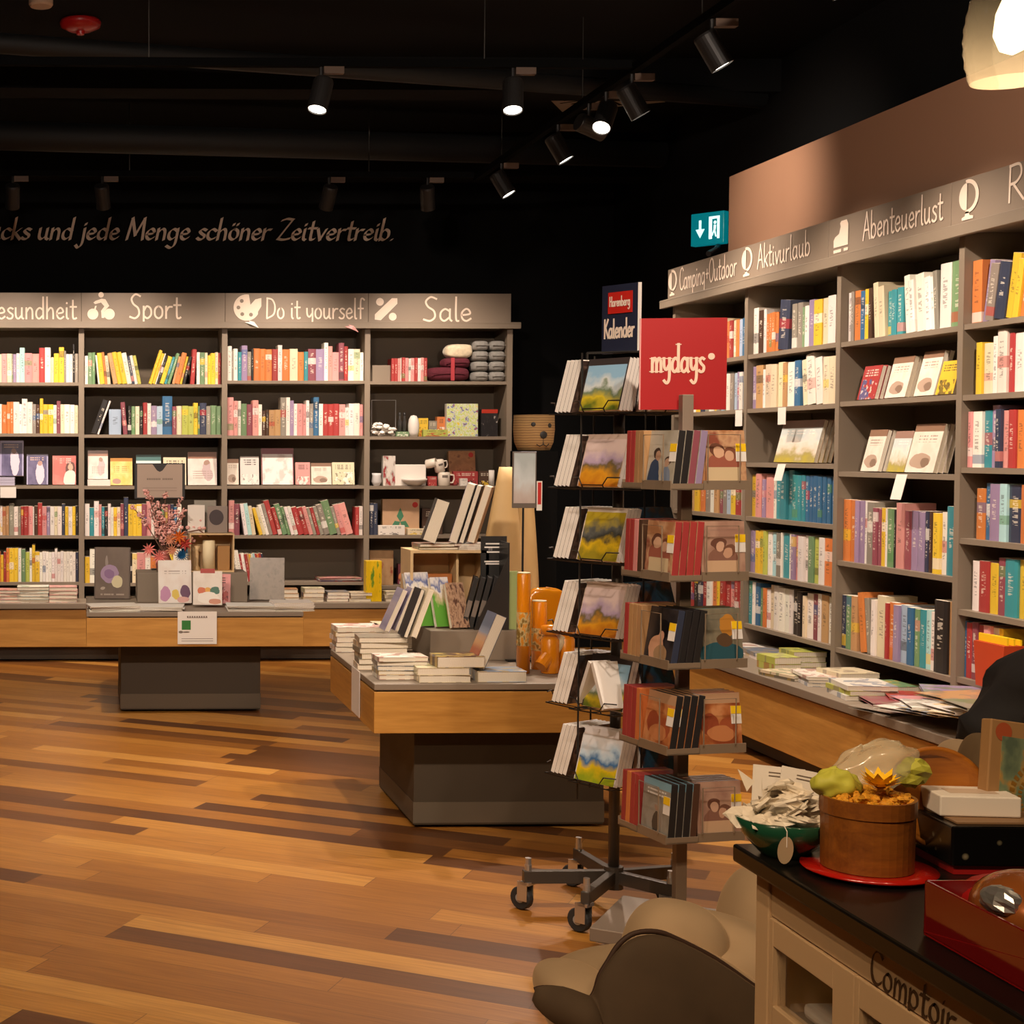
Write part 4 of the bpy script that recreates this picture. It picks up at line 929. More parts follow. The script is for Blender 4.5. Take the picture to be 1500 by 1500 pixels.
# crate on the riser
xc0, xc1 = atY(277, 800, 8.95).x, atY(342, 800, 8.95).x; hc = .222; wc = xc1 - xc0
t = thing('wooden_crate', 'open pale wooden crate standing on the riser of the left oak table', 'crate', (xc0, 8.9, ZR1))
for n, q in (('side_board', (0, .008, 0, .18, 0, hc)), ('side_board', (wc - .008, wc, 0, .18, 0, hc)), ('top_board', (.008, wc - .008, 0, .18, hc - .008, hc)), ('bottom_board', (.008, wc - .008, 0, .18, 0, .008)), ('back_board', (.008, wc - .008, .172, .18, .008, hc - .008))):
    MB().box(*q).build(n, 'light_wood', t)
bottle('candle', 'tall cream pillar candle inside the pale crate', 'candle', xc0 + .115, 8.96, ZR1 + .0085, [(0, 0), (.036, 0), (.036, .17), (.03, .172), (0, .168)], 'wax_cream')
tag(MB().box(0, .07, 0, .06, 0, .14).build('kraft_box', mat('kraft', 'a87c48', .7).name, loc=(xc0 + .165, 8.95, ZR1 + .0085), bevel=.002), 'brown kraft box beside the candle in the pale crate', 'box')
bottle('candle_holder', 'slim turned candle holder left in the pale crate', 'candle holder', xc0 + .045, 8.95, ZR1 + .0085, [(0, 0), (.025, 0), (.008, .03), (.012, .09), (.008, .11), (.018, .14), (0, .14)], 'light_wood')
# frame on the crate
pf = atY(318, 770, 8.97)
t = thing('photo_frame', 'small grey frame with a dark oval on top of the pale crate', 'frame', (pf.x, 8.95, ZR1 + hc + .0005), R(-8))
MB().box(-.058, .058, 0, .025, 0, .155).build('frame', mat('frame_grey', '8a7c72', .5).name, t, bevel=.003)
b = MB(); disc(b, -.006, .09, .042, Matrix(), -.001, rz=.045); b.build('dark_oval', mat('oval_dark', '42383a', .4).name, t)
tag(MB().prism([(0, 0), (.1, .02), (.04, .11)], 0, .16).build('paper_cone', 'paper', loc=(pf.x - .17, 8.97, ZR1 + hc + .0005)), 'folded white paper cone beside the small grey frame', 'decoration')
stand('book', 'grey green book standing at the back on the pale crate', 'book', 285, 316, 733, 9.06, ZR1 + hc + .0005, 'e', 'plain', .015, 3)
# blossoms
t = thing('flower_bouquet', 'pink blossom branches with paper flowers in a vase on the riser', 'flowers', (atY(240, 840, 8.98).x, 8.98, ZR1))
mat('blossom', 'ecb4aa', .7, noise=.15, scale=30); mat('branch', '6a4838', .7); mat('paper_orange', 'd8762e', .6); mat('paper_blue', '2d78a8', .6); mat('paper_red', 'c04a40', .6); mat('paper_peach', 'ecb494', .6); mat('paper_pink', 'ec9890', .6)
MB().lathe([(0, 0), (.04, 0), (.05, .05), (.03, .1), (.036, .12), (.03, .118), (.02, .05), (0, .01)], 18).build('vase', mat('vase_rose', 'b86a5e', .3, coat=.3).name, t, smooth=True)
br, bl = MB(), MB(); random.seed(11)
for q in range(15):
    a = R(random.uniform(0, 360)); l = random.uniform(.2, .42); lean = random.uniform(.1, .55)
    pts = [(0, 0, .1)]
    for s in range(1, 5):
        f = s / 4; pts.append((math.cos(a) * lean * l * f * 1.1 + random.uniform(-.015, .015), math.sin(a) * lean * l * f * .5, .1 + l * f * (1 - .3 * lean * f)))
    br.tube(pts, [.004, .0035, .003, .0025, .002], 5)
    for s in range(9):
        f = random.uniform(.3, 1.03); i = min(3, int(f * 4)); g = f * 4 - i
        b0, b1 = Vector(pts[i]), Vector(pts[i + 1]); c = b0.lerp(b1, min(g, 1))
        for e in range(5):
            an = 2 * PI * e / 5 + q; M_ = RZ(random.uniform(0, 360)) @ RX(random.uniform(20, 110))
            bl.blob(c + Vector((random.uniform(-.012, .012), random.uniform(-.012, .012), random.uniform(-.012, .012))), (.011, .007, .004), 6, 4, 0, 0, M_)
pts = [(0, 0, .1), (.1, 0, .22), (.2, -.02, .24), (.26, -.02, .2)]; br.tube(pts, .004, 5)
for s in range(26): bl.blob((random.uniform(.02, .24), random.uniform(-.05, .02), random.uniform(.14, .3)), (.015, .012, .008), 6, 4, 0, .3, RX(random.uniform(0, 90)))
br.build('branches', 'branch', t); bl.build('blossoms', 'blossom', t, smooth=True)
def star(n, name, c, x, y, z, r, inner=.45, dep=.03):
    b = MB(); M_ = T(x, y, z)
    for q in range(n):
        a, a1, a2 = 2 * PI * q / n, 2 * PI * (q - .5) / n, 2 * PI * (q + .5) / n
        tip, l_, r_ = Vector((r * math.cos(a), -dep, r * math.sin(a))), Vector((r * inner * math.cos(a1), 0, r * inner * math.sin(a1))), Vector((r * inner * math.cos(a2), 0, r * inner * math.sin(a2)))
        b.face([M_ @ Vector((0, 0, 0)), M_ @ l_, M_ @ tip]); b.face([M_ @ Vector((0, 0, 0)), M_ @ tip, M_ @ r_])
    b.build(name, c, t)
def rel(u, v, y): return atY(u, v, y) - Vector((t.location.x, 0, ZR1))
for n, nm, c, u, v, r in ((14, 'paper_flower', 'paper_peach', 249, 790, .042), (9, 'paper_flower', 'paper_orange', 262, 786, .05), (8, 'paper_flower', 'paper_red', 271, 796, .045), (16, 'paper_flower', 'paper_blue', 266, 813, .045), (12, 'paper_flower', 'paper_pink', 233, 816, .05), (12, 'paper_flower', 'paper_peach', 252, 806, .04), (10, 'paper_flower', 'paper_pink', 218, 805, .045)):
    q = rel(u, v, 8.84); star(n, nm, c, q.x, 8.84 - 8.98, q.z, r)
random.seed(5)
# framed sign with an open book outline
ps = atY(234, 705, 9.1)
t = thing('table_sign', 'grey card sign with an open book outline on a thin pole above the blossoms', 'sign', (ps.x, 9.1, 0))
MB().box(-.148, .148, 0, .012, ps.z - .103, ps.z + .105).build('frame', mat('frame_dark', '2c2a2a', .4).name, t, bevel=.002)
b = MB(); n = 10
L = [(-.132, ps.z - .095), (.132, ps.z - .095), (.132, ps.z + .1)]
Rr = [(.05 * (1 - k / n) ** .5 * .9 + .0, ps.z + .1 - .045 * (k / n) ** 1.6) for k in range(n + 1)]
pts = L + [(x, z) for x, z in Rr] + [(-x, z) for x, z in reversed(Rr[:-1])] + [(-.132, ps.z + .1)]
i = len(b.v); b.face([(x, -.0012, z) for x, z in pts]); b.build('card', mat('sign_card', 'b09c8c', .6).name, t)
b = MB()
for q in range(15):
    if q != 8: b.box(-.075 + q * .0102, -.068 + q * .0102, -.002, -.0014, ps.z + .008, ps.z + .018)
for z in (-.04, -.056): b.box(-.1, .1, -.002, -.0014, ps.z + z, ps.z + z + .002)
b.build('printed_lines', 'text_grey', t)
MB().tube([(0, .018, ZR1 + .0), (0, .018, ps.z + .05)], .005).build('pole', 'black_metal', t); MB().box(-.05, .05, -.04, .028, ZR1, ZR1 + .006).build('base_plate', 'black_metal', t)

# ------------------------------------------------------------------ table beside the spinner
pile('%s grey white book of the front left stack, table beside the spinner', *onT(586, 992).xy, TT + .0005, .19, .13, 5, .0165, 'we', 'books stacked on the spinner side table', .004, 2.)
p = onT(657, 1004); pile('%s cream book of the middle front stack, table beside the spinner', p.x, 5.825, TT + .0005, .195, .13, 2, .027, 'c', 'books stacked on the spinner side table', .004, 2.)
flatbook('cream book with a dark cover lying on the middle front stack', atY(669, 980, 5.82).x, 5.82, TT + .0005 + 2 * .0276, .18, .12, .042, 'd', 2, top='cover')
p = onT(737, 1000); flatbook('single thick cream book at the right front of the table', p.x, 5.83, TT + .0005, .185, .13, .04, 'i', 0)
zt4 = pile('%s cream book of the tall stack behind the front left one', *onT(558, 978).xy, TT + .0005, .19, .14, 6, .021, 'ce', 'books stacked on the spinner side table', .006, 3.)
zt5 = pile('%s white book of the far left corner stack, table beside the spinner', *onT(523, 952).xy, TT + .0005, .2, .16, 5, .021, 'we', 'books stacked on the spinner side table', .006, 3.)
pile('%s book of the far stack beside the riser', *onT(575, 948).xy, TT + .0005, .17, .14, 5, .021, 'cw', 'books stacked on the spinner side table', .006, 3.)
def leaning(label, u, v, y, z, w_, h, t, c, a, m='cover', rz=0):
    """a book seen from its page side, leaning to the right, its cover to the left; lower left corner at (u, y, z)"""
    x = atY(u, v, y).x
    o = MB().box(.0015, t - .0015, .002, w_ - .002, .002, h - .002).build('book', 'pages', loc=(x, y, z + t * math.sin(R(a)) * 1.0), rot=(0, R(a), R(rz)))
    cv = MB().box(0, .0015, 0, w_, 0, h).build('front_cover', 'cover_side' if c == 'n' else 'cover_lilac' if c in 'ev' else 'plain', o); cv.color = (*PAL[c], 1) if isinstance(c, str) else (*c, 1)
    cb = MB().box(t - .0015, t, 0, w_, 0, h).build('back_cover', 'plain', o); cb.color = cv.color
    return tag(o, label, 'book')
photo_mat('cover_side', [(.2, hexc('a85a3c')), (.36, hexc('c89468')), (.46, hexc('8a8ea4')), (.62, hexc('4a5672'))], 3., horizon=.35); photo_mat('cover_lilac', [(.35, hexc('6a6278')), (.5, hexc('8e88a0')), (.62, hexc('a89aa0'))], 3.)
leaning('cream edged book with a blue and orange cover leaning on the front stack', 694, 985, 5.78, TT + .042, .13, .215, .042, 'n', 23)
leaning('lilac covered book leaning on the far left corner stack', 563, 932, 6.42, zt5 + .001, .12, .19, .022, 'v', 24)
leaning('second lilac covered book leaning beside the first, far left corner', 578, 932, 6.41, zt5 + .001, .12, .19, .03, 'v', 22)
leaning('dark covered book leaning behind the tall stack, left of the green magazine', 591, 958, 6.05, zt4 + .001, .12, .2, .016, 'k', 20)
leaning('cream edged book leaning right of the dark covered one', 602, 958, 6.04, zt4 + .001, .12, .2, .022, 'c', 20)
# riser with a black display of booklets
xr0, xr1 = atY(630, 960, 6.36).x, atY(762, 960, 6.36).x
tag(MB().box(xr0, xr1, 6.36, 6.72, TT + .0005, .7).build('display_riser', LAM, bevel=.003), 'taupe riser box on the table beside the spinner', 'riser')
ZQ = .7005
t = thing('booklet_rack', 'black slanted rack of dark booklets on the taupe riser', 'rack', (atY(694, 930, 6.38).x, 6.38, ZQ))
MB().prism([(0, 0), (.14, 0), (.14, .3)], 0, .006, 0, T(0, .006, 0) @ RX(90)).build('side_panel', 'black_card', t)
MB().prism([(0, 0), (.14, 0), (.14, .3)], 0, .006, 0, T(0, .24, 0) @ RX(90)).build('side_panel', 'black_card', t)
MB().box(.14, .146, 0, .24, 0, .36).build('back_panel', 'black_card', t)
for q in range(6):
    x = atY(668 + q * 10, 930, 6.5).x; o = MB().box(0, .006, 0, .11, 0, .22).build('booklet', 'plain', loc=(x, 6.42, ZQ + .004), rot=(0, R(14), R(-12))); setcol(o, PAL['k'])
    pg = MB().box(.006, .02, .002, .108, .002, .218).build('page_block', 'black_card', o); s = MB().box(.001, .019, -.001, 0, .05, .12).build('spine_label', 'text_grey', o)
    tag(o, 'black spined booklet, %s from the left in the slanted rack' % ordinal(q), 'booklet', 'black booklets in the slanted rack')
for q, (ul, ur, vt, c, l, m, y) in enumerate(((603, 640, 843, 'i', 'blue and white magazine leaning in front of the pale crate', 'pic_mag1', 6.46), (640, 668, 850, 'w', 'white and yellow magazine leaning right of the blue one', 'pic_mag1', 6.44), (662, 690, 858, 's', 'brown patterned booklet leaning left of the black rack', 'pic_stone2', 6.4))):
    if m == 'pic_mag1' and m not in MATS: photo_mat(m, [(.3, hexc('5a9a34')), (.42, hexc('c8b890')), (.5, hexc('e8e4dc')), (.58, hexc('5a6aa0')), (.7, hexc('e0dcd8'))], 4., horizon=.45)
    if m == 'pic_stone2' and m not in MATS: photo_mat(m, [(.35, hexc('8a6a52')), (.5, hexc('b8967a')), (.62, hexc('5a3a2c'))], 6.)
    stand('magazine', l, 'magazine', ul, ur, vt, y, ZQ if q != 0 else ZQ, c, m, .02, 20, 14)
tag(setcol(MB().box(-.03, .03, 0, .02, 0, .24).build('pamphlet', 'plain', loc=(atY(748, 920, 6.4).x, 6.4, ZQ)), hexc('9aa86a')), 'pale green pamphlet standing right of the black rack', 'pamphlet')
t = thing('notice_card', 'small black card with white text above the slanted rack', 'card', (atY(723, 850, 6.52).x, 6.52, ZQ))
MB().box(-.055, .055, 0, .004, .2, .38).build('card', 'black_card', t); MB().box(-.05, .05, -.0, .06, 0, .2).build('stand', 'black_card', t)
b = MB()
for z, wd in ((.345, .035), (.33, .04), (.31, .03), (.27, .04), (.26, .035)): b.box(-wd, wd, -.0012, -.0004, z, z + .006)
b.build('printed_lines', 'white_card', t)
# pale crate behind
ya = 6.52; xa, xb_ = atY(601, 850, ya).x, atY(716, 850, ya).x
t = thing('wooden_crate', 'pale wooden crate with books on top, table beside the spinner', 'crate', (xa, ya, ZQ)); wc = xb_ - xa; hc = atY(650, 806, ya).z - ZQ
for n, q in (('side_board', (0, .012, 0, .2, 0, hc)), ('side_board', (wc - .012, wc, 0, .2, 0, hc)), ('top_board', (.012, wc - .012, 0, .2, hc - .012, hc)), ('bottom_board', (.012, wc - .012, 0, .2, 0, .012)), ('back_board', (.012, wc - .012, .19, .2, .012, hc - .012)), ('divider', (wc * .62, wc * .62 + .01, .05, .19, .012, hc - .012))):
    MB().box(*q).build(n, 'light_wood', t)
tag(setcol(MB().box(0, .13, 0, .05, 0, .2).build('kraft_folder', 'plain', loc=(xa + .07, ya + .1, ZQ + .0125)), hexc('a8642c')), 'orange brown folder inside the pale crate beside the spinner', 'folder')
zc = ZQ + hc + .0005
pile('%s grey book lying across the pale crate top', atY(648, 805, ya).x, ya + .09, zc, .2, .14, 2, .012, 'e', 'books lying on the pale crate', .01, 8.)
pile('%s white brochure lying at the right of the pale crate top', atY(697, 805, ya).x, ya + .09, zc, .14, .15, 3, .008, 'w', 'books lying on the pale crate', .012, 6.)
leaning('cream edged dark book leaning on the pale crate top', 619, 801, ya + .0, zc + .026, .12, .185, .055, 'k', 19, rz=-8)
leaning('tall grey book leaning in the middle of the pale crate top', 657, 800, ya + .02, zc + .026, .13, .26, .035, 'e', 17, rz=-20)
leaning('black edged album leaning right of the tall grey book', 672, 800, ya + .02, zc + .026, .13, .255, .02, 'k', 17, rz=-20)
leaning('brown grey album leaning rightmost on the pale crate top', 684, 800, ya + .02, zc + .026, .13, .25, .03, 's', 17, rz=-20)
# tall pale wooden cones behind the table
mat('pale_veneer', 'd3b078', .6, noise=.06, scale=5)
def sail(label, ul, ur, utop, vtop, y, zb, b2=.0):
    x0, x1, xt = atY(ul, 800, y).x, atY(ur, 800, y).x, atY(utop, vtop, y).x; zt = atY(utop, vtop, y).z
    b = MB(); n = 14; prof = []
    cx = (x0 + x1) / 2; hw = (x1 - x0) / 2
    for s in range(9):
        f = (0, .3, .62, .68, .75, .82, .89, .95, 1)[s]; g_ = max(0, (f - .62) / .38); r = hw * (1 - g_ ** 1.1 * .68); c = cx + (xt - cx) * g_
        prof.append([(c + r * math.cos(a), y + r * .55 * math.sin(a), zb + (zt - zb) * f) for a in [2 * PI * k / n for k in range(n)]])
    for s in range(8):
        for k in range(n): b.face([prof[s][k], prof[s][(k + 1) % n], prof[s + 1][(k + 1) % n], prof[s + 1][k]])
    b.face(prof[8]); b.face(list(reversed(prof[0])))
    return tag(b.build('veneer_cone', 'pale_veneer', smooth=True), label, 'decoration')
sail('tall pale veneer cone standing behind the pale crate', 700, 768, 742, 684, 7.0, 0.)
sail('second pale veneer cone right of the first, in front of the dark wall', 748, 790, 772, 690, 7.16, 0.)
# poster on a pole
pp = atY(768, 703, 6.32)
t = thing('poster_stand', 'small framed poster on a thin pole behind the orange tubes', 'poster', (pp.x, 6.32, 0))
MB().box(-.048, .05, 0, .01, pp.z - .115, pp.z + .115).build('frame', mat('frame_taupe', '6a5e54', .5).name, t, bevel=.002)
o = MB().box(-.043, .045, -.0015, -.0003, pp.z - .095, pp.z + .11).build('poster', photo_mat('pic_poster', [(.1, hexc('b8a49a')), (.3, hexc('c4b8b0')), (.5, hexc('cfd6d6')), (.8, hexc('b4bebe'))], 2., horizon=.2).name, t)
MB().box(.052, .074, .0, .004, pp.z - .125, pp.z - .005).build('side_label', 'white_card', t); MB().box(.056, .07, -.001, -.0002, pp.z - .1, pp.z - .01).build('red_print', 'kal_red', t)
MB().tube([(0, .012, TT + .001), (0, .012, pp.z)], .0045).build('pole', 'black_metal', t); MB().box(-.06, .06, -.0, .1, TT + .0005, TT + .007).build('base_plate', 'black_metal', t)
# amber tubes, bag and jars
def tube_bottle(label, u, v, h, r, y=None, tilt=None):
    p = onT(u, v); o = MB().lathe([(0, 0), (r, 0), (r, h), (r * .9, h + .004), (0, h + .004)], 20).build('amber_tube', 'amber', smooth=True, loc=(p.x, p.y, TT + .0005))
    MB().lathe([(r + .0006, h * .28), (r + .0006, h * .62)], 20).build('printed_label', 'pic_amber', o, smooth=True)
    MB().lathe([(r * .95, h + .0045), (r * .95, h + .008), (0, h + .008)], 20).build('lid', 'wax_cream', o)
    return tag(o, label, 'tube')
photo_mat('pic_amber', [(.4, hexc('e0901e')), (.5, hexc('d8c088')), (.6, hexc('8a6a2a'))], 5.)
tube_bottle('tallest amber tube with a cream lid, table beside the spinner', 766, 986, .385, .026)
tube_bottle('shorter amber tube right of the tallest one', 789, 980, .265, .029)
def lying_tube(label, a, b_, r):
    a, b_ = Vector(a), Vector(b_); o = MB().tube([a, a.lerp(b_, .33), b_], r, 16).build('amber_tube', 'amber')
    return tag(o, label, 'tube')
q = onT(786, 985); o = lying_tube('fallen amber tube leaning in front of the spinner rack', (q.x + .0, q.y - .05, TT + .03), (q.x + .115, q.y + .02, TT + .15), .026)
d = Vector((.115, .07, .12)); a = Vector((q.x, q.y - .05, TT + .03)) + d * .4
MB().tube([a, a + d * .45], .0268, 16).build('printed_label', 'wax_cream', o, smooth=True)
o = MB().blob((0, 0, .13), (.1, .035, .13), 16, 12, 0, .06, pw=.6).build('amber_bag', 'amber_clear', smooth=True, loc=(atY(808, 900, 6.3).x, 6.38, TT + .0005)); subsurf(o, 1); o.scale = (1, 1, 1.15)
tag(o, 'shiny amber gift bag behind the shorter tube', 'bag')
for q, (u, v) in enumerate(((806, 930), (832, 930))):
    x = atY(u, v, 6.0); o = MB().lathe([(0, 0), (.033, 0), (.035, .005), (.035, .13), (.02, .15), (.036, .152), (.036, .185), (0, .19)], 18).build('honey_jar', 'amber', smooth=True, loc=(x.x, 6.0 + q * .03, TT + .0005)); tag(o, ['left', 'right'][q] + ' amber jar beside the fallen tube', 'jar')
p = onT(519, 990)
t = thing('hanging_card', 'white price leaflet hanging from the left edge of the table beside the spinner', 'card', (1.082, 6.1, .56)); MB().box(-.002, 0, -.09, .09, -.16, .02).build('card', 'white_card', t)
# woven basket with a bear face on a black pedestal
xk = atY(782, 640, 7.5).x
tag(MB().box(-.09, .09, -.09, .09, 0, 1.44).build('pedestal', 'black_paint', loc=(xk, 7.5, 0), bevel=.004), 'tall black pedestal carrying the bear basket', 'pedestal')
t = thing('woven_basket', 'small woven basket with a bear face on the black pedestal', 'basket', (xk, 7.5, 1.441))
k = NT('wicker'); tc = k.n('ShaderNodeTexCoord'); wv = k.n('ShaderNodeTexWave', i_Scale=26., i_Distortion=1.2); wv.bands_direction = 'Z'; k.l(tc.outputs['Object'], wv.inputs['Vector']); k.l(k.ramp(wv.outputs['Fac'], [(0, hexc('8a6a44')), (.6, hexc('b8925f'))]), k.b.inputs['Base Color']); k.b.inputs['Roughness'].default_value = .8; MATS['wicker'] = k.m
MB().lathe([(0, 0), (.075, 0), (.092, .04), (.098, .1), (.096, .172), (.09, .172), (.088, .1), (.07, .012), (0, .012)], 28).build('basket_body', 'wicker', t, smooth=True)
b = MB(); M_ = RZ(8)
for x, z, r in ((-.045, .125, .011), (.04, .12, .011), (.005, .075, .018)):
    a = x / .099; b.blob(M_ @ Vector((.099 * math.sin(a), -.099 * math.cos(a), z)), (r, .003, r), 12, 8, 0, 0, RZ(math.degrees(a)))
b.tube([M_ @ Vector((.1 * math.sin(a), -.1 * math.cos(a), z)) for a, z in ((-.3, .03), (-.15, .02), (.03, .03), (.03, .06), (.03, .03), (.2, .02), (.35, .032))], .0025)
b.build('bear_face', 'black_card', t)
# ------------------------------------------------------------------ calendar spinner
SP = Vector((1.665, 4.8, 0))
t = thing('card_spinner', 'black wire calendar spinner on a five legged wheeled base', 'spinner', SP)
MB().tube([(0, 0, .075), (0, 0, 1.72)], .017, 12).build('pole', 'grey_steel', t, smooth=True)
mat('base_steel', '4e4740', .38, .35)
MB().lathe([(0, .07), (.03, .07), (.03, .14), (0, .14)], 14).build('hub', 'base_steel', t)
def caster(parent, M):
    M = M @ Matrix.Scale(1.22, 4)
    c = MB().tube([M @ Vector((0, 0, .068)), M @ Vector((0, 0, .12))], .011, 10).lathe([(0, .12), (.008, .12), (.008, .137), (0, .137)], 10, 0, M)
    c.box(-.016, -.013, -.006, .022, .026, .076, 0, M @ T(0, 0, .0)).box(.013, .016, -.006, .022, .026, .076, 0, M).box(-.016, .016, -.012, .016, .068, .076, 0, M).build('caster_fork', 'chrome', parent)
    w_ = MB(); Mw = M @ T(0, .018, .0305) @ RY(90); w_.lathe([(.012, -.011), (.027, -.011), (.03, -.007), (.03, .007), (.027, .011), (.012, .011)], 20, 0, Mw)
    o = w_.build('caster_wheel', 'rubber', parent, smooth=False)
    MB().lathe([(0, -.0125), (.011, -.0125), (.013, -.01), (.013, .01), (.011, .0125), (0, .0125)], 14, 0, Mw).build('wheel_hub', 'hub_grey', o)
for q, (dx, dy) in enumerate(((-.285, .0), (-.17, -.245), (.13, -.17), (.225, .05), (-.03, .27))):
    a = math.degrees(math.atan2(dy, dx)); l = math.hypot(dx, dy); M_ = RZ(a)
    o = MB().box(.02, l, -.013, .013, .088, .128, 0, M_).build('base_arm', 'base_steel', t, bevel=.002)
    caster(o, M_ @ T(l - .016, 0, 0) @ RZ(40 - a))
NF = 59.0     # heading of the first pocket's face
TZ = [1.555, 1.325, 1.10, .87, .645, .42]
def calframe(q): return RZ(-NF - 90 * q + 0)
photo_mat('pic_cal_a', [(.2, hexc('5a6420')), (.36, hexc('c8ae28')), (.5, hexc('6a7a5a')), (.58, hexc('c8ccc8')), (.75, hexc('8ab0c8'))], 3., horizon=.1, border=(.87, .47, hexc('3a3230')))
photo_mat('pic_cal_b', [(.2, hexc('a8601a')), (.38, hexc('c88a20')), (.5, hexc('6a5a3a')), (.58, hexc('a892a8')), (.75, hexc('cfb8b0'))], 3., horizon=.1, border=(.9, .48, hexc('c0a898')))
photo_mat('pic_cal_c', [(.2, hexc('8a7a20')), (.36, hexc('c8a41c')), (.48, hexc('3a3a34')), (.58, hexc('5a5a54')), (.75, hexc('b09a2a'))], 4., horizon=.2, border=(.92, .48, hexc('cfc0b0')))
photo_mat('pic_cal_d', [(.2, hexc('8a9a20')), (.36, hexc('d8b81c')), (.5, hexc('3a6a9a')), (.6, hexc('b8ccd8')), (.75, hexc('e0e0e0'))], 3., horizon=.15, border=(.86, .48, hexc('d8d0cc')))
photo_mat('pic_cal_e', [(.2, hexc('2c2420')), (.4, hexc('6a4a30')), (.52, hexc('2a4860')), (.62, hexc('2c5a74')), (.8, hexc('3a3028'))], 3.)
photo_mat('pic_calback', [(.4, hexc('3a2e28')), (.5, hexc('5c4a40')), (.6, hexc('7a6458')), (.7, hexc('2e2624'))], 5., border=(.9, .46, hexc('4a3a34')))
FACES = ['front pocket', 'left pocket', None, 'right pocket']
for ti, zt in enumerate(TZ):
    for q in (0, 1, 3):
        # local: x tangent (viewer right when facing the pocket), -y outward
        M_ = calframe(q) @ T(.045, -.085, zt)
        Mw = Matrix.Translation(SP) @ M_
        w_, h = .155, .165
        wr = MB(); r = .0022
        wr.tube([(-.09, -.07, .035), (-.055, -.085, .035), (-.04, -.088, .012), (.04, -.088, .012), (.055, -.085, .035), (.09, -.07, .035)], r, 5)
        for x in (-.06, 0, .06): wr.tube([(x, -.08, .0), (x, .03, -.004), (x, .055, .16)], r, 5)
        wr.tube([(-.085, -.08, .0), (.085, -.08, 0), (.085, .03, -.004), (-.085, .03, -.004)], r, 5, closed=True); wr.tube([(-.04, -.088, .012), (-.04, -.08, 0)], r, 5); wr.tube([(.04, -.088, .012), (.04, -.08, 0)], r, 5); wr.tube([(0, .03, -.003), (-.045, .085, 0)], r, 5)
        o = wr.build('wire_pocket', 'wire', t); o.matrix_local = M_
        n = 4
        pic = ['pic_cal_a', 'pic_cal_b', 'pic_cal_c', 'pic_cal_b', 'pic_cal_a', 'pic_cal_d'][ti] if q == 0 else 'pic_calback' if q == 1 else 'pic_cal_e'
        for e in range(n):
            if ti == 4 and q == 0 and e < 2: continue
            lab = 'calendar in the %s of the %s tier, %s from the front' % (FACES[q], ['top', 'second', 'third', 'fourth', 'fifth', 'lowest'][ti], ordinal(e))
            P = Mw @ T(0, -.064 + e * .0158, .0078) @ RX(-17)
            c = MB().box(-w_ / 2, w_ / 2, .0005, .0145, 0, h).build('calendar', 'paper'); c.matrix_world = P
            cv = MB().box(-w_ / 2, w_ / 2, 0, .0004, 0, h).build('front_cover', pic, c)
            cb = MB().box(-w_ / 2, w_ / 2, .0146, .015, 0, h).build('back_cover', 'pic_calback', c)
            tag(c, lab, 'calendar', 'calendars in the wire spinner')
# the open calendar astride the fifth tier
M_ = Matrix.Translation(SP) @ calframe(0) @ T(.05, -.075, TZ[4] + .005)
o = MB().box(-.075, .075, -.016, 0, -.15, 0, 0, T(0, 0, .14) @ RX(-28)).box(-.075, .075, 0, .016, -.15, 0, 0, T(0, .0, .14) @ RX(28)).build('calendar', 'paper'); o.matrix_world = M_ @ RZ(70)
tag(o, 'opened calendar standing like a tent in the fifth tier', 'calendar')
# top frame and the sign
b = MB()
for x in (-.1, .1): b.tube([(x, .0, TZ[0] + .0), (x, 0, 1.745)], .004, 6)
b.tube([(-.1, 0, 1.745), (.1, 0, 1.745)], .004, 6); b.tube([(-.1, 0, 1.56), (.1, 0, 1.56)], .004, 6)
o = b.build('top_frame', 'wire', t); o.rotation_euler = (0, 0, R(-30))
for a in (0, 90, 180, 270):
    M_ = RZ(-NF + a); MB().tube([M_ @ Vector((-.036, -.129, .36)), M_ @ Vector((-.036, -.129, 1.74))], .003, 6).build('upright_wire', 'wire', t)
s = thing('calendar_sign', 'navy sign reading Harenberg Kalender on top of the wire spinner', 'sign', SP + Vector((.018, .06, 1.745)), R(-62)); s.scale = (.86, 1, 1)
MB().box(-.085, .085, 0, .012, 0, .215).build('board', 'navy_sign', s, bevel=.001); MB().box(.0852, .0875, -.001, .013, -.0, .215).build('edge_strip', 'white_card', s)
MB().box(-.054, .06, -.002, -.0002, .125, .192).build('red_panel', 'kal_red', s)
b = MB(); letters(b, 'Harenberg', T(-.046, -.003, .148), .03, .15, .098); b.build('panel_lettering', 'sign_white', s); b = MB(); letters(b, 'Kalender', T(-.073, -.0012, .05), .058, .13, .145); b.build('lettering', 'sign_white', s)

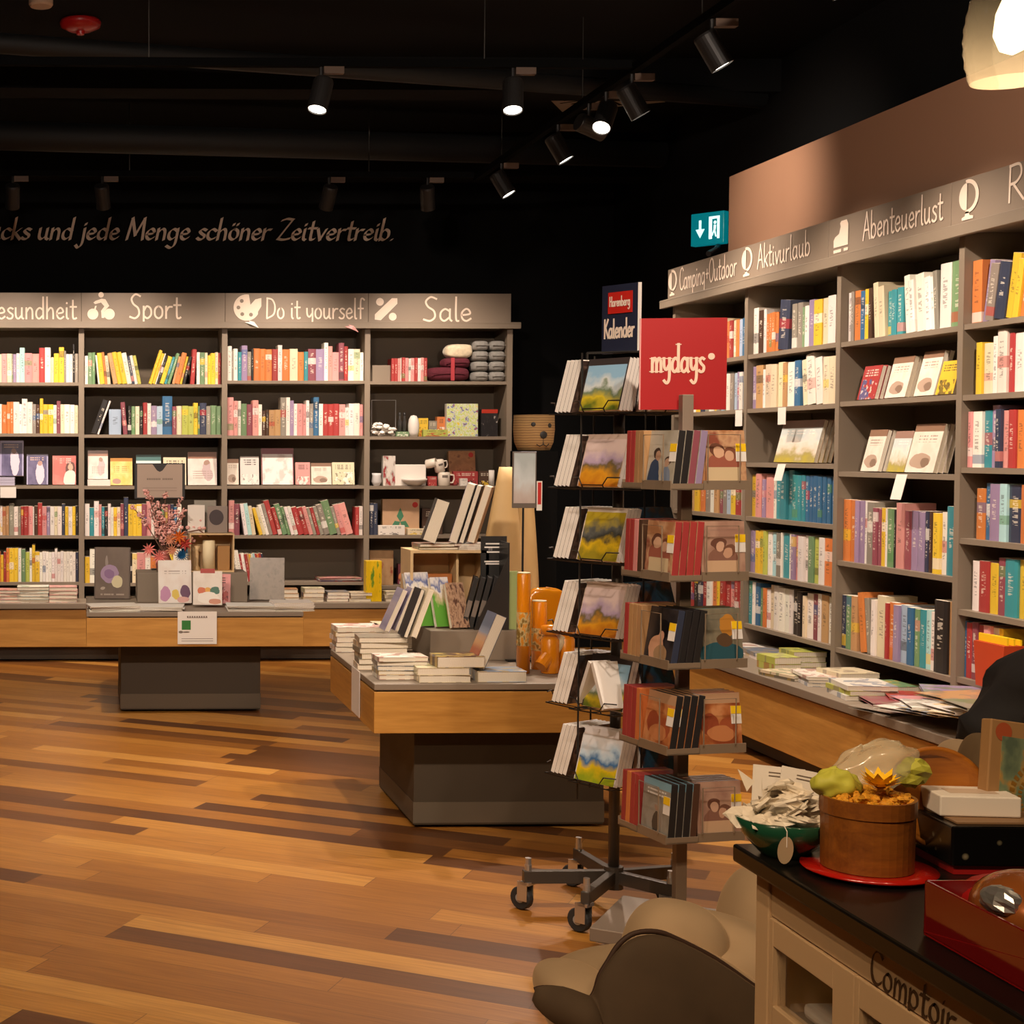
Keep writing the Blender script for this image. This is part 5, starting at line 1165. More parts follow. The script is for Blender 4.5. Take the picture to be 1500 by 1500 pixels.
# ------------------------------------------------------------------ gift box spinner
S2 = Vector((1.725, 4.42, 0))
t = thing('gift_spinner', 'grey beige gift card spinner on a flat square foot with a red top sign', 'spinner', S2)
mat('tray_steel', '8f7c66', .45, .2)
MB().box(-.016, .016, -.016, .016, .075, 1.60).build('pole', 'beige_steel', t, bevel=.002)
AN = 79.0
M0 = RZ(-AN)
o = MB().box(-.2, .18, -.21, .17, .045, .085).build('foot_plate', 'beige_steel', t, bevel=.003); o.rotation_euler = (0, 0, R(-33))
for q in range(4):
    M_ = RZ(-33 + 90 * q); MB().box(.11, .15, .11, .15, 0, .045, 0, M_).build('foot_pad', 'rubber', t)
MB().prism([(-.02, -.016), (.02, -.016), (.0, -.09)], .085, .09, 0).build('foot_gusset', 'base_steel', t)
ZS = [1.335, 1.08, .835, .595, .345]
photo_mat('gift_a', [(.4, hexc('b4ac9c')), (.65, hexc('9c927e'))], 2.6, figs=[(.25, .2, .22, .3, hexc('34425a')), (.3, .6, .14, .1, hexc('3a2c26')), (.34, .56, .1, .09, hexc('b08a70')), (.72, .18, .16, .2, hexc('7a8494')), (.72, .47, .12, .08, hexc('4a3428')), (.7, .44, .09, .075, hexc('b8947a'))])
photo_mat('gift_b', [(.38, hexc('a8744e')), (.5, hexc('c49a74')), (.62, hexc('8a4c3a'))], 2.2, figs=[(.5, .42, .4, .2, hexc('9a5a48')), (.36, .66, .17, .12, hexc('6a4434')), (.39, .62, .12, .1, hexc('d2a888')), (.66, .6, .16, .11, hexc('7a4c38')), (.63, .56, .11, .09, hexc('cca082'))], low=(.36, hexc('cbb48e')))
photo_mat('gift_c', [(.36, hexc('1c1a1c')), (.62, hexc('3a3434'))], 2.2, figs=[(.55, .62, .2, .18, hexc('141214')), (.4, .28, .26, .24, hexc('c89878')), (.6, .2, .24, .16, hexc('a0805e')), (.5, .5, .12, .1, hexc('c09074'))])
photo_mat('gift_d', [(.36, hexc('8a4426')), (.5, hexc('b06a3c')), (.62, hexc('c88a5a'))], 2.4, figs=[(.3, .46, .2, .2, hexc('94492e')), (.72, .4, .22, .18, hexc('9e5232')), (.52, .3, .3, .14, hexc('c07c4e'))], border=(.82, .6, hexc('b48e6c')))
photo_mat('gift_e', [(.38, hexc('a09a8e')), (.62, hexc('857e72'))], 2.6, border=(.86, .6, hexc('7ea8b8')), figs=[(.5, .3, .3, .3, hexc('9a948a')), (.5, .26, .1, .2, hexc('4a443e')), (.5, .52, .06, .05, hexc('a08470'))], title=(.78, .06, hexc('e8e4dc')))
photo_mat('gift_f', [(.36, hexc('8a8068')), (.6, hexc('6a6454'))], 2.4, figs=[(.5, .2, .5, .22, hexc('2e525a')), (.7, .7, .2, .2, hexc('b87e34')), (.6, .45, .2, .12, hexc('5a4430'))])
photo_mat('gift_g', [(.38, hexc('a07a68')), (.62, hexc('b8947e'))], 2.6, figs=[(.5, .36, .36, .2, hexc('8a6252')), (.4, .6, .16, .11, hexc('6e4a3c')), (.42, .56, .11, .09, hexc('cca388')), (.66, .49, .15, .11, hexc('76503e')), (.63, .45, .1, .09, hexc('c4987c'))], low=(.32, hexc('c9a684')))
GA = ['gift_a', 'gift_b', 'gift_c', 'gift_d', 'gift_e']; GB = ['gift_b', 'gift_g', 'gift_f', 'gift_d', 'gift_g']
SPC = [['k', 'k', 'm', 'v'], ['r', 'r', 'r', 'r'], ['n', 'k', 'k', 'k'], ['k', 'k', 'k', 'k'], ['k', 'k', 'k', 'd']]
SQC = [['o', 'd', 'd', 'd'], ['k', 'd', 'd', 'd'], ['t', 'd', 'd', 'd'], ['r', 'r', 'd', 'd'], ['d', 'd', 'd', 'd']]
SRC = [['r', 'r', 's', 's'], ['r', 'r', 'p', 'd'], ['r', 's', 's', 's'], ['r', 'r', 'r', 'o'], ['r', 'o', 'r', 'r']]
bw, bh, bt, H = .142, .163, .021, .12
for ti, zt in enumerate(ZS):
    for q in (0, 1, 3):   # 0: pocket with covers to the left front, 1 (rotated +90): right front, 3: left back
        M_ = RZ([-AN, 90 - AN, 0, -90 - AN][q])
        o = MB().box(-H + .1, H + .005, -H - .004, -H + .0, -.004, .022).box(-H + .1, H + .005, -H, -H + .098, -.004, .0).box(H + .002, H + .005, -H, -H + .098, -.004, .014).build('tray', 'tray_steel', t); o.matrix_local = M_ @ T(0, 0, zt)
        b = MB(); b.tube([(-.01, -H - .006, .02), (-.01, -H - .006, .15), (.09, -H - .006, .15), (.09, -H - .006, .02)], .002, 5); o = b.build('wire_guard', 'tray_steel', t); o.matrix_local = M_ @ T(0, 0, zt)
        for e in range(4):
            cols = (SPC, SQC, None, SRC)[q]; cc = cols[ti][e] if q != 3 else SRC[ti][e]
            tilt = [8, 3, 14, 12, 2][ti] if q != 3 else -2
            P = Matrix.Translation(S2) @ M_ @ T(-H + .1 + .002, -H + .004 + e * (bt + .002), zt + .0006) @ (RX(-3 - (tilt * .45)) if q != 3 else RX(-3))
            g = MB().box(0, bw - .003, .001, bt, 0, bh).build('gift_box', 'plain', bevel=.001); g.matrix_world = P; setcol(g, vary(PAL[cc], .08))
            f = MB().box(.0005, bw - .0035, 0, .0009, .0005, bh - .0005).build('front_print', [GA, GB, None, ['gift_d'] * 5][q][ti], g)
            if e == 0 and q != 3 or (q == 0 and ti == 3 and e == 1):
                l = MB().box(bw - .034, bw - .002, -.0012, -.0002, .075, .125).build('price_label', 'white_card', g); MB().box(bw - .034, bw - .002, -.0018, -.0013, .103, .125).build('yellow_band', 'yellow_label', l)
            tag(g, 'gift box in the %s of the %s tray tier, %s from the front' % (['left front pocket', 'right front pocket', '', 'left rear pocket'][q], ['top', 'second', 'third', 'fourth', 'lowest'][ti], ordinal(e)), 'gift box', 'gift boxes in the tray spinner')
s = thing('brand_sign', 'square red sign reading mydays behind the top of the gift spinner pole', 'sign', S2 + Vector((.002, .025, 1.558)), R(-8))
MB().box(-.12, .118, 0, .004, 0, .262).build('board', 'red_sign', s); MB().box(-.124, -.1202, -.0005, .0045, 0, .262).build('edge_strip', mat('pink_edge', 'd89a94', .5).name, s)
b = MB(); letters(b, 'mydays', T(-.092, -.0015, .108), .08, .1, .15, serif=True); b.build('lettering', mat('sign_cream', 'ecc8b0', .6).name, s); b = MB(); disc(b, .075, .152, .0095, Matrix(), -.0016); b.build('dot_mark', 'sign_cream', s)

# ------------------------------------------------------------------ white counter cabinet in front
ZC = .87
cx0 = .945; cy1 = 2.225
wood_mat('black_top', hexc('0b0a09'), hexc('14110e'), 1, 1., .33)
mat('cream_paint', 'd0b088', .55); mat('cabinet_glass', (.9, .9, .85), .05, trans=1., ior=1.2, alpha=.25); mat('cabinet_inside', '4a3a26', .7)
t = thing('counter_cabinet', 'cream wooden counter lettered Comptoir with black top and small glazed fronts', 'cabinet', (0, 0, 0))
MB().box(cx0, 1.62, .7, cy1, ZC - .026, ZC).build('counter_top', 'black_top', t, bevel=.004)
X0, X1, Y0, Y1, ZT = cx0 + .035, 1.58, .74, cy1 - .006, ZC - .0265
MB().box(X0, X1, Y1 - .02, Y1, .0, ZT).build('side_panel', 'cream_paint', t, bevel=.002)
MB().box(X0, X1, Y0, Y0 + .02, 0, ZT).build('side_panel', 'cream_paint', t, bevel=.002)
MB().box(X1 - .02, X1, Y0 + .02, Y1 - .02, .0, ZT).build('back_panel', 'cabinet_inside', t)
MB().box(X0 + .005, X1 - .02, Y0 + .02, Y1 - .02, .06, .08).build('bottom_shelf', 'cream_paint', t)
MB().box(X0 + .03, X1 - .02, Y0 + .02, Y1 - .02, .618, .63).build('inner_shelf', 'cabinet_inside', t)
MB().box(X0 - .001, X0 + .02, Y1 - .04, Y1 + .001, 0, ZT).build('corner_post', 'cream_paint', t, bevel=.002)
MB().box(X0 + .003, X0 + .02, Y0, Y1 - .0405, .777, ZT).build('top_rail', 'cream_paint', t, bevel=.0015)
def front(y1, wd, z0, z1, glazed):
    d = MB(); pl, pr, pb_, pt = y1 - .012, y1 - wd + .055, z0 + .05, z1 - .038
    if glazed: d.box(X0, X0 + .02, pl, y1, z0, z1).box(X0, X0 + .02, y1 - wd, pr, z0, z1).box(X0, X0 + .02, pr, pl, pt, z1).box(X0, X0 + .02, pr, pl, z0, pb_)
    else: d.box(X0, X0 + .02, y1 - wd, y1, z0, z1)
    o = d.build('drawer_front' if not glazed else 'glazed_front', 'cream_paint', t, bevel=.0015)
    if glazed: MB().box(X0 + .008, X0 + .011, pr, pl, pb_, pt).build('front_pane', 'cabinet_glass', o)
    MB().lathe([(0, 0), (.006, 0), (.006, .012), (.012, .02), (.008, .028), (0, .03)], 12, 0, T(X0, y1 - wd / 2, z0 + .024) @ RY(-90)).build('knob', 'cream_paint', o, smooth=True)
for k in range(5): front(Y1 - .042 - k * .245, .243, .602, .775, True); front(Y1 - .042 - k * .245, .243, .06, .6, False)
b = MB(); pa = atX(1273, 1425, X0); letters(b, 'Comptoir', T(X0 + .0022, 1.9, .7805) @ RZ(-90), .043, .14, .19, slant=.12, nib=(.6, .6)); b.build('lettering', 'text_brown', t)
tag(MB().box(0, .1, 0, .12, 0, .03).build('folded_cloth', mat('cloth_brown', '9a7058', .9).name, loc=(X0 + .04, Y1 - .26, .6305), bevel=.01), 'folded brown cloth behind the far glass pane of the cream counter', 'cloth')
tag(MB().box(0, .12, 0, .1, 0, .022).build('folded_cloth', 'paper', loc=(X0 + .05, Y1 - .14, .6305), bevel=.008), 'small pale folded cloth nearest the counter corner, behind glass', 'cloth')
ZK = ZC + .0006
def onC(u, v): return atZ(u, v, ZC)
# green bowl with wrapped tea bags
pb = onC(1172, 1266)
t = thing('green_bowl', 'dark green bowl of white wrapped sachets with paper tags on the counter', 'bowl', (pb.x, pb.y + .05, ZK)); mat('green_glaze', '1c4a34', .2, coat=.6)
MB().lathe([(0, .004), (.03, 0), (.034, .004), (.056, .028), (.066, .052), (.062, .053), (.05, .03), (.03, .01), (0, .01)], 28).build('bowl_body', 'green_glaze', t, smooth=True)
b = MB(); random.seed(3)
mat('sachet', 'e6dccb', .4, noise=.08, scale=40)
for q in range(46):
    a = random.uniform(0, 2 * PI); r = random.uniform(0, .055); h = .045 + random.uniform(0, .05) * (1.2 - r / .06)
    b.blob((r * math.cos(a), r * math.sin(a), h), (.024, .018, .006), 9, 6, 0, .32, RZ(random.uniform(0, 180)) @ RX(random.uniform(-80, 80)))
for q in range(2):
    a = random.uniform(0, 2 * PI); c = Vector((.04 * math.cos(a), .04 * math.sin(a), .08)); b.face([c + Vector((random.uniform(-.025, .025), random.uniform(-.02, .02), random.uniform(-.02, .04))) for _ in range(3)])
b.build('wrapped_sachets', 'sachet', t)['kind'] = 'stuff'
for x, a in ((-.028, 6), (.03, -20)):
    d = MB(); disc(d, 0, -.018, .011, T(x, -.07, .042) @ RY(a), rz=.019); d.build('paper_tag', mat('tag_paper', 'b8a080', .7).name, t)
    MB().tube([(x, -.06, .056), (x, -.07, .05), (x, -.07, .028)], .0008, 4).build('tag_string', 'white_card', t)
for q, (x, a, l) in enumerate(((.045, -8, 'front'), (.028, -16, 'rear'))):
    o = MB().box(-.036, .036, 0, .0015, 0, .105).build('place_card', 'white_card', loc=(pb.x + .05 - q * .022, pb.y + .118 + q * .02, ZK), rot=(R(-12), R(10 - q * 6), R(-14))); tag(o, '%s white card with a round printed mark leaning behind the green bowl' % l, 'card')
    d = MB(); n = 20
    for k in range(n):
        a0, a1 = 2 * PI * k / n, 2 * PI * (k + 1) / n; d.face([(r * math.cos(a), -.001, .062 + r * math.sin(a)) for r, a in ((.015, a0), (.015, a1), (.013, a1), (.013, a0))])
    disc(d, 0, .062, .006, Matrix(), -.001)
    for z in (.09, .095): d.box(-.014, .014, -.001, -.0003, z, z + .0015)
    d.build('printed_mark', 'text_grey', o)
# round wooden tin of yellow crumbs on a red plate
pt = onC(1300, 1293); Ct = Vector((pt.x, pt.y + .055, ZK))
wood_mat('tin_wood', hexc('6e3d18'), hexc('95591f'), 0, 3., .4)
o = MB().lathe([(0, 0), (.06, 0), (.084, .004), (.086, .007), (.06, .006), (0, .006)], 36).build('red_plate', mat('red_glaze', 'b31c12', .2, coat=.6).name, smooth=True, loc=Ct + Vector((0, -.005, 0))); tag(o, 'flat red plate under the round wooden tin', 'plate')
t = thing('round_tin', 'round brown wooden tin filled with yellow crumbs on the red plate', 'tin', Ct + Vector((0, 0, .0068)))
MB().lathe([(0, 0), (.058, 0), (.059, .074), (.055, .074), (.054, .006), (0, .006)], 36).build('tin_body', 'tin_wood', t, smooth=False); MB().lathe([(.0592, .074), (.0606, .074), (.0606, .096), (.056, .096), (.056, .072)], 36).build('tin_rim', 'tin_wood', t)
b = MB()
for q in range(190):
    a = random.uniform(0, 2 * PI); r = .053 * math.sqrt(random.random()); b.blob((r * math.cos(a), r * math.sin(a), .094 + random.uniform(-.002, .008)), (.0055, .005, .004), 6, 4, 0, .2)
MB().lathe([(0, .092), (.055, .092)], 24).build('crumb_bed', mat('crumb', 'd99a22', .7, noise=.25, scale=200).name, t); b.build('yellow_crumbs', 'crumb', t)['kind'] = 'stuff'
t2 = thing('yellow_flower', 'bright yellow flower head lying on the crumbs in the wooden tin', 'flower', Ct + Vector((.006, -.02, .118)), 0)
b = MB()
for q in range(26):
    a = 2 * PI * q / 26; tl = .5 + .35 * (q % 3); M_ = RZ(math.degrees(a)); b.face([M_ @ Vector(p_) for p_ in ((0, -.003, 0), (.016, -.006, .012 * tl), (.026, 0, .02 * tl), (.016, .006, .012 * tl))])
b.build('petals', mat('petal_yellow', 'ffcc18', .6).name, t2); MB().blob((0, 0, .004), (.008, .008, .006), 10, 6).build('flower_heart', mat('flower_heart', '8a4a14', .8).name, t2)
def crumple(name, label, cat, c, r, m, jit, seg=20, rings=12, sq=1.):
    o = MB().blob((0, 0, 0), r, seg, rings, 0, jit).build(name, m, smooth=True, loc=c); subsurf(o, 1); return tag(o, label, cat)
mat('lime_paper', 'c2c246', .6, noise=.1, scale=30)
crumple('lime_cloth', 'crumpled lime green cloth behind the yellow flower', 'cloth', Ct + Vector((-.038, .012, .116)), (.032, .024, .022), 'lime_paper', .24)
mat('clear_film', (.95, .9, .68), .2, alpha=.34, coat=.9)
o = crumple('film_bag', 'crinkled clear film bag gathered with a yellow ribbon behind the wooden tin', 'bag', Ct + Vector((.035, .06, .125)), (.072, .03, .036), 'clear_film', .22, 18, 12); o.rotation_euler = (0, R(-22), 0)
MB().blob((.05, -.01, -.02), (.022, .014, .02), 10, 8, 0, .2).build('yellow_ribbon', 'lime_paper', o)
# upright round wooden tray behind
pw = atY(1374, 1160, 2.15)
t = thing('round_tray', 'round orange brown wooden tray standing on edge behind the tin', 'tray', (pw.x, 2.16, ZK)); wood_mat('tray_wood', hexc('8a4c16'), hexc('b87426'), 0, 2., .35)
o = MB().lathe([(0, 0), (.062, 0), (.07, .005), (.073, .022), (.067, .022), (.063, .01), (0, .008)], 44, 0, RX(70) ).build('tray_dish', 'tray_wood', t, smooth=True); o.location = (0, 0, .0755)
# second counter top, the display the tray leans on, behind the cabinet
# white box, black box
pk = onC(1372, 1283)
t = thing('black_box', 'glossy black patterned box under the white carton on the counter', 'box', (pk.x + .02, pk.y - .0, ZK), R(-3))
k = NT('black_lacquer'); tc = k.n('ShaderNodeTexCoord'); vr = k.n('ShaderNodeTexVoronoi', i_Scale=34.); k.l(tc.outputs['Object'], vr.inputs['Vector']); k.l(k.ramp(vr.outputs['Distance'], [(0, hexc('b8a898')), (.14, hexc('6a6450')), (.2, hexc('0c0b0b'))]), k.b.inputs['Base Color']); k.b.inputs['Roughness'].default_value = .2; MATS['black_lacquer'] = k.m
MB().box(0, .2, 0, .13, .012, .066).build('box_body', 'black_lacquer', t, bevel=.003)
MB().box(.012, .188, .012, .118, .0665, .069).build('inlay', mat('inlay', '8a6a4a', .6).name, t)
MB().box(.005, .195, .005, .125, 0, .012).build('red_base', mat('deep_red', '9a1414', .5).name, t)
o = MB().box(0, .105, 0, .07, 0, .028).build('white_carton', 'white_card', loc=(pk.x + .028, pk.y + .045, ZK + .0695), rot=(0, 0, R(-8)), bevel=.002); tag(o, 'small white carton lying on the black patterned box', 'carton')
b = MB(); b.box(.02, .085, .02, .05, .0281, .0284); b.build('printed_mark', mat('pale_print', 'cdb8a4', .7).name, o)
# framed book at the right edge
pfb = atY(1462, 1200, 2.1)
t = thing('ornament_book', 'tan book with a green and gold ornament leaning at the right edge', 'book', (pfb.x - .02, 2.1, ZK + .001), R(10)); t.rotation_euler = (R(-8), R(9), R(8))
MB().box(0, .15, 0, .02, 0, .2).build('book_block', mat('tan_cover', 'a07a4e', .6).name, t, bevel=.002)
MB().box(.018, .14, -.0012, -.0002, .02, .178).build('ornament_panel', photo_mat('pic_ornament', [(.35, hexc('5a6a58')), (.52, hexc('7a8a6c')), (.62, hexc('b08a4a')), (.7, hexc('c8a868'))], 4.).name, t)
b = MB(); n = 30
for k in range(n):
    a0, a1 = 2 * PI * k / n, 2 * PI * (k + .6) / n
    for r0, r1 in ((.012, .02), (.026, .032), (.038, .046)): b.face([(.079 + r * math.cos(a), -.0016, .1 + r * math.sin(a)) for r, a in ((r0, a0), (r1, a0), (r1, a1), (r0, a1))])
b.build('gold_ornament', mat('gold_print', 'b08238', .4, .4).name, t); b = MB(); disc(b, .02, .184, .013, Matrix(), -.0006); b.build('red_seal', mat('rust', 'a8502c', .6).name, t)
# red film parcel at the counter edge
mat('red_film', (.20, .006, .006), .1, alpha=.9, coat=1.); mat('copper', 'a8602c', .25, .35, coat=.8); mat('red_paper', 'a01212', .45)
pr = onC(1345, 1330)
t = thing('red_parcel', 'dark red film tray holding a copper ornament at the counter edge', 'parcel', (0, 0, 0))
Yn, Yf = 1.42, atX(1340, 1340, cx0 + .045).y - .02
xw = cx0 + .045
MB().box(xw, xw + .22, Yn, Yf, ZK, ZK + .004).box(xw, xw + .003, Yn, Yf, ZK + .004, ZK + .065).box(xw + .003, xw + .22, Yf - .003, Yf, ZK + .004, ZK + .065).build('film_tray', 'red_film', t, bevel=.001)
o = MB().blob((xw + .125, (Yn + Yf) / 2 + .02, ZK + .036), (.1, .24, .038), 20, 12, 0, .05, pw=.7).build('red_tissue', 'red_paper', t, smooth=True); subsurf(o, 1)
pq = atZ(1500, 1330, ZK + .06)
o = MB().blob((xw + .13, Yf - .075, ZK + .045), (.11, .065, .036), 20, 12, 0, .16).build('red_tissue', 'red_paper', t, smooth=True); subsurf(o, 1)
MB().blob((pq.x + .01, pq.y, ZK + .055), (.06, .075, .045), 22, 14).build('copper_ornament', 'copper', t, smooth=True)
MB().blob((pq.x - .032, pq.y - .015, ZK + .072), (.022, .03, .016), 14, 10, 0, .08).build('silver_foil', 'chrome', t)
tag(MB().blob((0, 0, .02), (.03, .035, .02), 14, 10, 0, .15).build('foil_sweet', mat('pale_foil', 'c0a090', .2, .7).name, smooth=True, loc=(xw + .03, 1.4 - .03, ZK)), 'pale foil wrapped sweet at the near end of the counter', 'sweet')

# ------------------------------------------------------------------ armchairs
mat('velvet_dark', '4c3c2a', .85, noise=.12, scale=14, sheen=.5); mat('velvet_light', 'b89e7e', .85, noise=.05, scale=10, sheen=.5); mat('piping', '3a2416', .7)
YA = 2.72
def pA(u, v, y=YA): return atY(u, v, y)
t = thing('velvet_armchair', 'taupe velvet tub armchair with dark piping in front of the gift spinner foot', 'armchair', (0, 0, 0))
top = [(783, 1450), (795, 1447), (820, 1449), (845, 1461), (861, 1465), (871, 1453), (878, 1430), (889, 1411), (907, 1383), (930, 1367), (962, 1365), (990, 1375), (1045, 1403), (1098, 1440), (1180, 1500)]
under = [(785, 1457), (795, 1479), (818, 1496), (845, 1505), (861, 1510)]
rows = 7; b = MB(); grid = []; nC = len(top)
for s in range(rows + 1):
    f = s / rows; row = []
    for k_, (u, v) in enumerate(top):
        p = pA(u, v); lo = pA(*under[k_]) if k_ < len(under) else Vector((p.x + .03 * (1 - k_ / nC), p.y, .16))
        q = p.lerp(lo, f); w_ = min(1, k_ / 4, (nC - k_) / 4)
        row.append(Vector((q.x, q.y - .035 * math.sin(PI * min(1, f * 1.1)) * w_ - .02 * f * w_, q.z)))
    grid.append(row)
for s in range(rows):
    for k_ in range(nC - 1): b.face([grid[s][k_], grid[s + 1][k_], grid[s + 1][k_ + 1], grid[s][k_ + 1]])
o = b.build('outer_shell', 'velvet_dark', t, smooth=True); m = o.modifiers.new('thick', 'SOLIDIFY'); m.thickness = .02; subsurf(o, 1)
pp_ = [(p.x, p.z) for p in (pA(u, v, YA - .004) for u, v in top)]
MB().tube([(x, YA - .004, z) for x, z in smooth_path(pp_, 4)], .005, 8).build('piping', 'piping', t, smooth=True)
b = MB(); pts = [pA(u, v, YA + .075) + Vector((0, 0, -.036)) for u, v in top[9:]]; b.tube(pts, .042, 14); o = b.build('rim_padding', 'velvet_light', t, smooth=True); subsurf(o, 1)
def pad(name, c, r, m, rot=None, pw=.75, tuft=None):
    b = MB(); b.blob((0, 0, 0), r, 28, 18, 0, 0, None, pw)
    if tuft:
        tv = Vector(tuft); b.v = [tuple(Vector(v) - Vector(v).normalized() * (.035 * math.exp(-((Vector(v) - tv).length / .035) ** 2))) for v in b.v]
    o = b.build(name, m, t, smooth=True, loc=c); subsurf(o, 1)
    if rot: o.rotation_euler = tuple(R(a) for a in rot)
    return o
c1_ = pA(985, 1385, YA + .16); pad('back_padding', c1_ + Vector((.0, 0, -.03)), (.095, .08, .115), 'velvet_light', (0, 12, 0))
c2_ = pA(1070, 1440, YA + .16); o = pad('inner_padding', c2_ + Vector((0, .03, 0)), (.14, .12, .115), 'velvet_light', (0, 18, 0), tuft=(-.06, -.07, .085))
b = MB(); q = pA(1043, 1385, YA + .13); b.blob(q, (.008, .006, .006), 10, 8); b.build('tuft_button', 'velvet_light', t)
c3_ = pA(1105, 1338, YA + .42); pad('wing', c3_, (.062, .1, .1), 'velvet_light', (0, 18, 0), .9)
pad('seat', Vector((1.22, YA + .3, .33)), (.3, .26, .1), 'velvet_light')
c4_ = pA(842, 1451, YA + .14); pad('arm_scroll', c4_, (.068, .12, .043), 'velvet_light', (0, 4, 0), .8)
mat('chair_leg', '1c1612', .5)
for x, y in ((1.0, YA + .05), (1.42, YA + .05), (1.12, YA + .5), (1.42, YA + .5)): MB().tube([(x, y, .3), (x, y, 0)], [.018, .011], 8).build('leg', 'chair_leg', t)
# second armchair with a jacket over its back
Y2 = 3.35
q = atY(1588, 1110, Y2); t = thing('velvet_armchair', 'taupe velvet armchair under the black jacket beside the right ledge', 'armchair', (q.x, Y2, 0))
def pad2(name, c, r, m, rot=None, pw=.75):
    b = MB(); b.blob((0, 0, 0), r, 26, 16, 0, 0, None, pw); o = b.build(name, m, t, smooth=True, loc=c); subsurf(o, 1)
    if rot: o.rotation_euler = tuple(R(a) for a in rot)
    return o
mat('velvet_olive', '6e5a40', .8, noise=.15, scale=8, sheen=.6)
pad2('backrest', (.02, -.02, .74), (.1, .26, .2), 'velvet_olive', (0, 6, 0)); pad2('arm', (-.08, .1, .62), (.12, .05, .1), 'velvet_light', (0, -20, 0)); pad2('seat', (.22, 0, .42), (.3, .28, .1), 'velvet_light'); pad2('arm', (.25, -.26, .55), (.28, .06, .1), 'velvet_olive')
for x, y in ((-.02, -.22), (-.02, .22), (.46, -.22), (.46, .22)): MB().tube([(x, y, .36), (x, y, 0)], [.02, .012], 8).build('leg', 'chair_leg', t)
qa = atY(1416, 1128, 3.28); pad2('arm', (qa.x - q.x, 3.28 - Y2, qa.z), (.045, .1, .062), 'velvet_light', (0, 12, 0))
qa = atY(1434, 1126, 3.22); pad2('arm_side', (qa.x - q.x, 3.22 - Y2, qa.z), (.034, .06, .075), 'velvet_olive', (0, 10, 0))
mat('jacket_cloth', (.012, .010, .010), .8, sheen=.2)
b = MB(); gx, gy = 22, 18; gr = []
for i in range(gx + 1):
    f = i / gx * 2 - 1; row = []
    for j in range(gy + 1):
        g = j / gy * 2 - 1
        a = f * PI * .52
        rx, rz_ = .115 + .028 * math.sin(g * 8 + f * 5) + .035 * abs(f) + .014 * math.sin(f * 14), .235 + .012 * math.sin(g * 9 + 1)
        x = .02 + rx * math.sin(a) * (1 + .1 * g); z = .735 + rz_ * math.cos(a) - (.0 if abs(f) < .8 else .03 * math.sin(g * 6))
        y = -.02 + g * .27 + .015 * math.sin(f * 9)
        row.append(Vector((x, y, z)))
    gr.append(row)
for i in range(gx):
    for j in range(gy): b.face([gr[i][j], gr[i + 1][j], gr[i + 1][j + 1], gr[i][j + 1]])
o = b.build('jacket', 'jacket_cloth', smooth=True, loc=(q.x, Y2, .0)); m = o.modifiers.new('t', 'SOLIDIFY'); m.thickness = .012; m.offset = 1; tag(o, 'black jacket draped over the armchair beside the right ledge', 'jacket')
b = MB().tube([(.0, -.05, .93), (-.1, -.03, .84), (-.13, .0, .7), (-.12, .02, .62)], [.05, .055, .05, .045], 12); b.build('sleeve', 'jacket_cloth', o, smooth=True)
# brochure holder in the rightmost bookcase
z = ZR[3][5] + .0225
q = atX(1460, 930, 3.47); t = thing('brochure_box', 'orange printed brochure box with yellow tops beside the red guides, right wall', 'box', (3.44, q.y, z)); t.rotation_euler = (0, 0, R(-90))
MB().prism([(-.08, 0), (.08, 0), (.1, .17), (-.1, .17)], 0, .09, 0, RX(90) @ Matrix.Translation((0, 0, -.09))).build('holder', mat('orange_card', 'b8401c', .5).name, t)
for k in range(3): MB().box(-.092, .092, .015 + .025 * k, .022 + .025 * k, .171, .2 - .004 * k).build('brochure', 'yellow_label', t)

# ------------------------------------------------------------------ ceiling: tracks, spotlights, vent, alarms
def track(label, a, b_):
    tr = MB(); a, b_ = Vector(a), Vector(b_); d = (b_ - a).normalized(); s = Vector((-d.y, d.x, 0)) * .018
    vs = [a + s, a - s, b_ - s, b_ + s]; tr.raw([v + Vector((0, 0, z)) for z in (0, .036) for v in vs], [(0, 1, 2, 3), (7, 6, 5, 4), (0, 4, 5, 1), (1, 5, 6, 2), (2, 6, 7, 3), (3, 7, 4, 0)])
    t = thing('light_track', label, 'track'); tr.build('rail', 'track_black', t)
    L = (b_ - a).length
    for k in range(int(L / 1.5) + 1):
        p = a + d * min(L, .3 + 1.5 * k); MB().tube([p + Vector((0, 0, .036)), Vector((p.x, p.y, 3.6))], .003, 5).build('hanger_rod', 'wire', t)
mat('track_black', (.004, .004, .004), .9, spec=.03)
ZTK = 3.15
track('black light track along the back bookcases', (-3, 9.8, ZTK), (2.46, 9.8, ZTK)); track('black light track crossing the shop over the tables', (-3, 7.0, ZTK), (2.46, 7.0, ZTK)); track('black light track along the right bookcases', (2.5, 3.0, ZTK), (2.5, 9.9, ZTK))
track('added black light track over the front of the shop, out of view', (-3, 3.2, ZTK), (2.46, 3.2, ZTK))  # unseen rail, added to carry the frontal fill lamps
mat('can_black', (.018, .016, .015), .5, .2); mat('adapter', '5a4638', .6); mat('lens_dark', (.03, .03, .03), .2)
MATS['lens_on'] = mat('lens_on', (1, .95, .85), .3, emit=(1., .93, .8), es=9.)
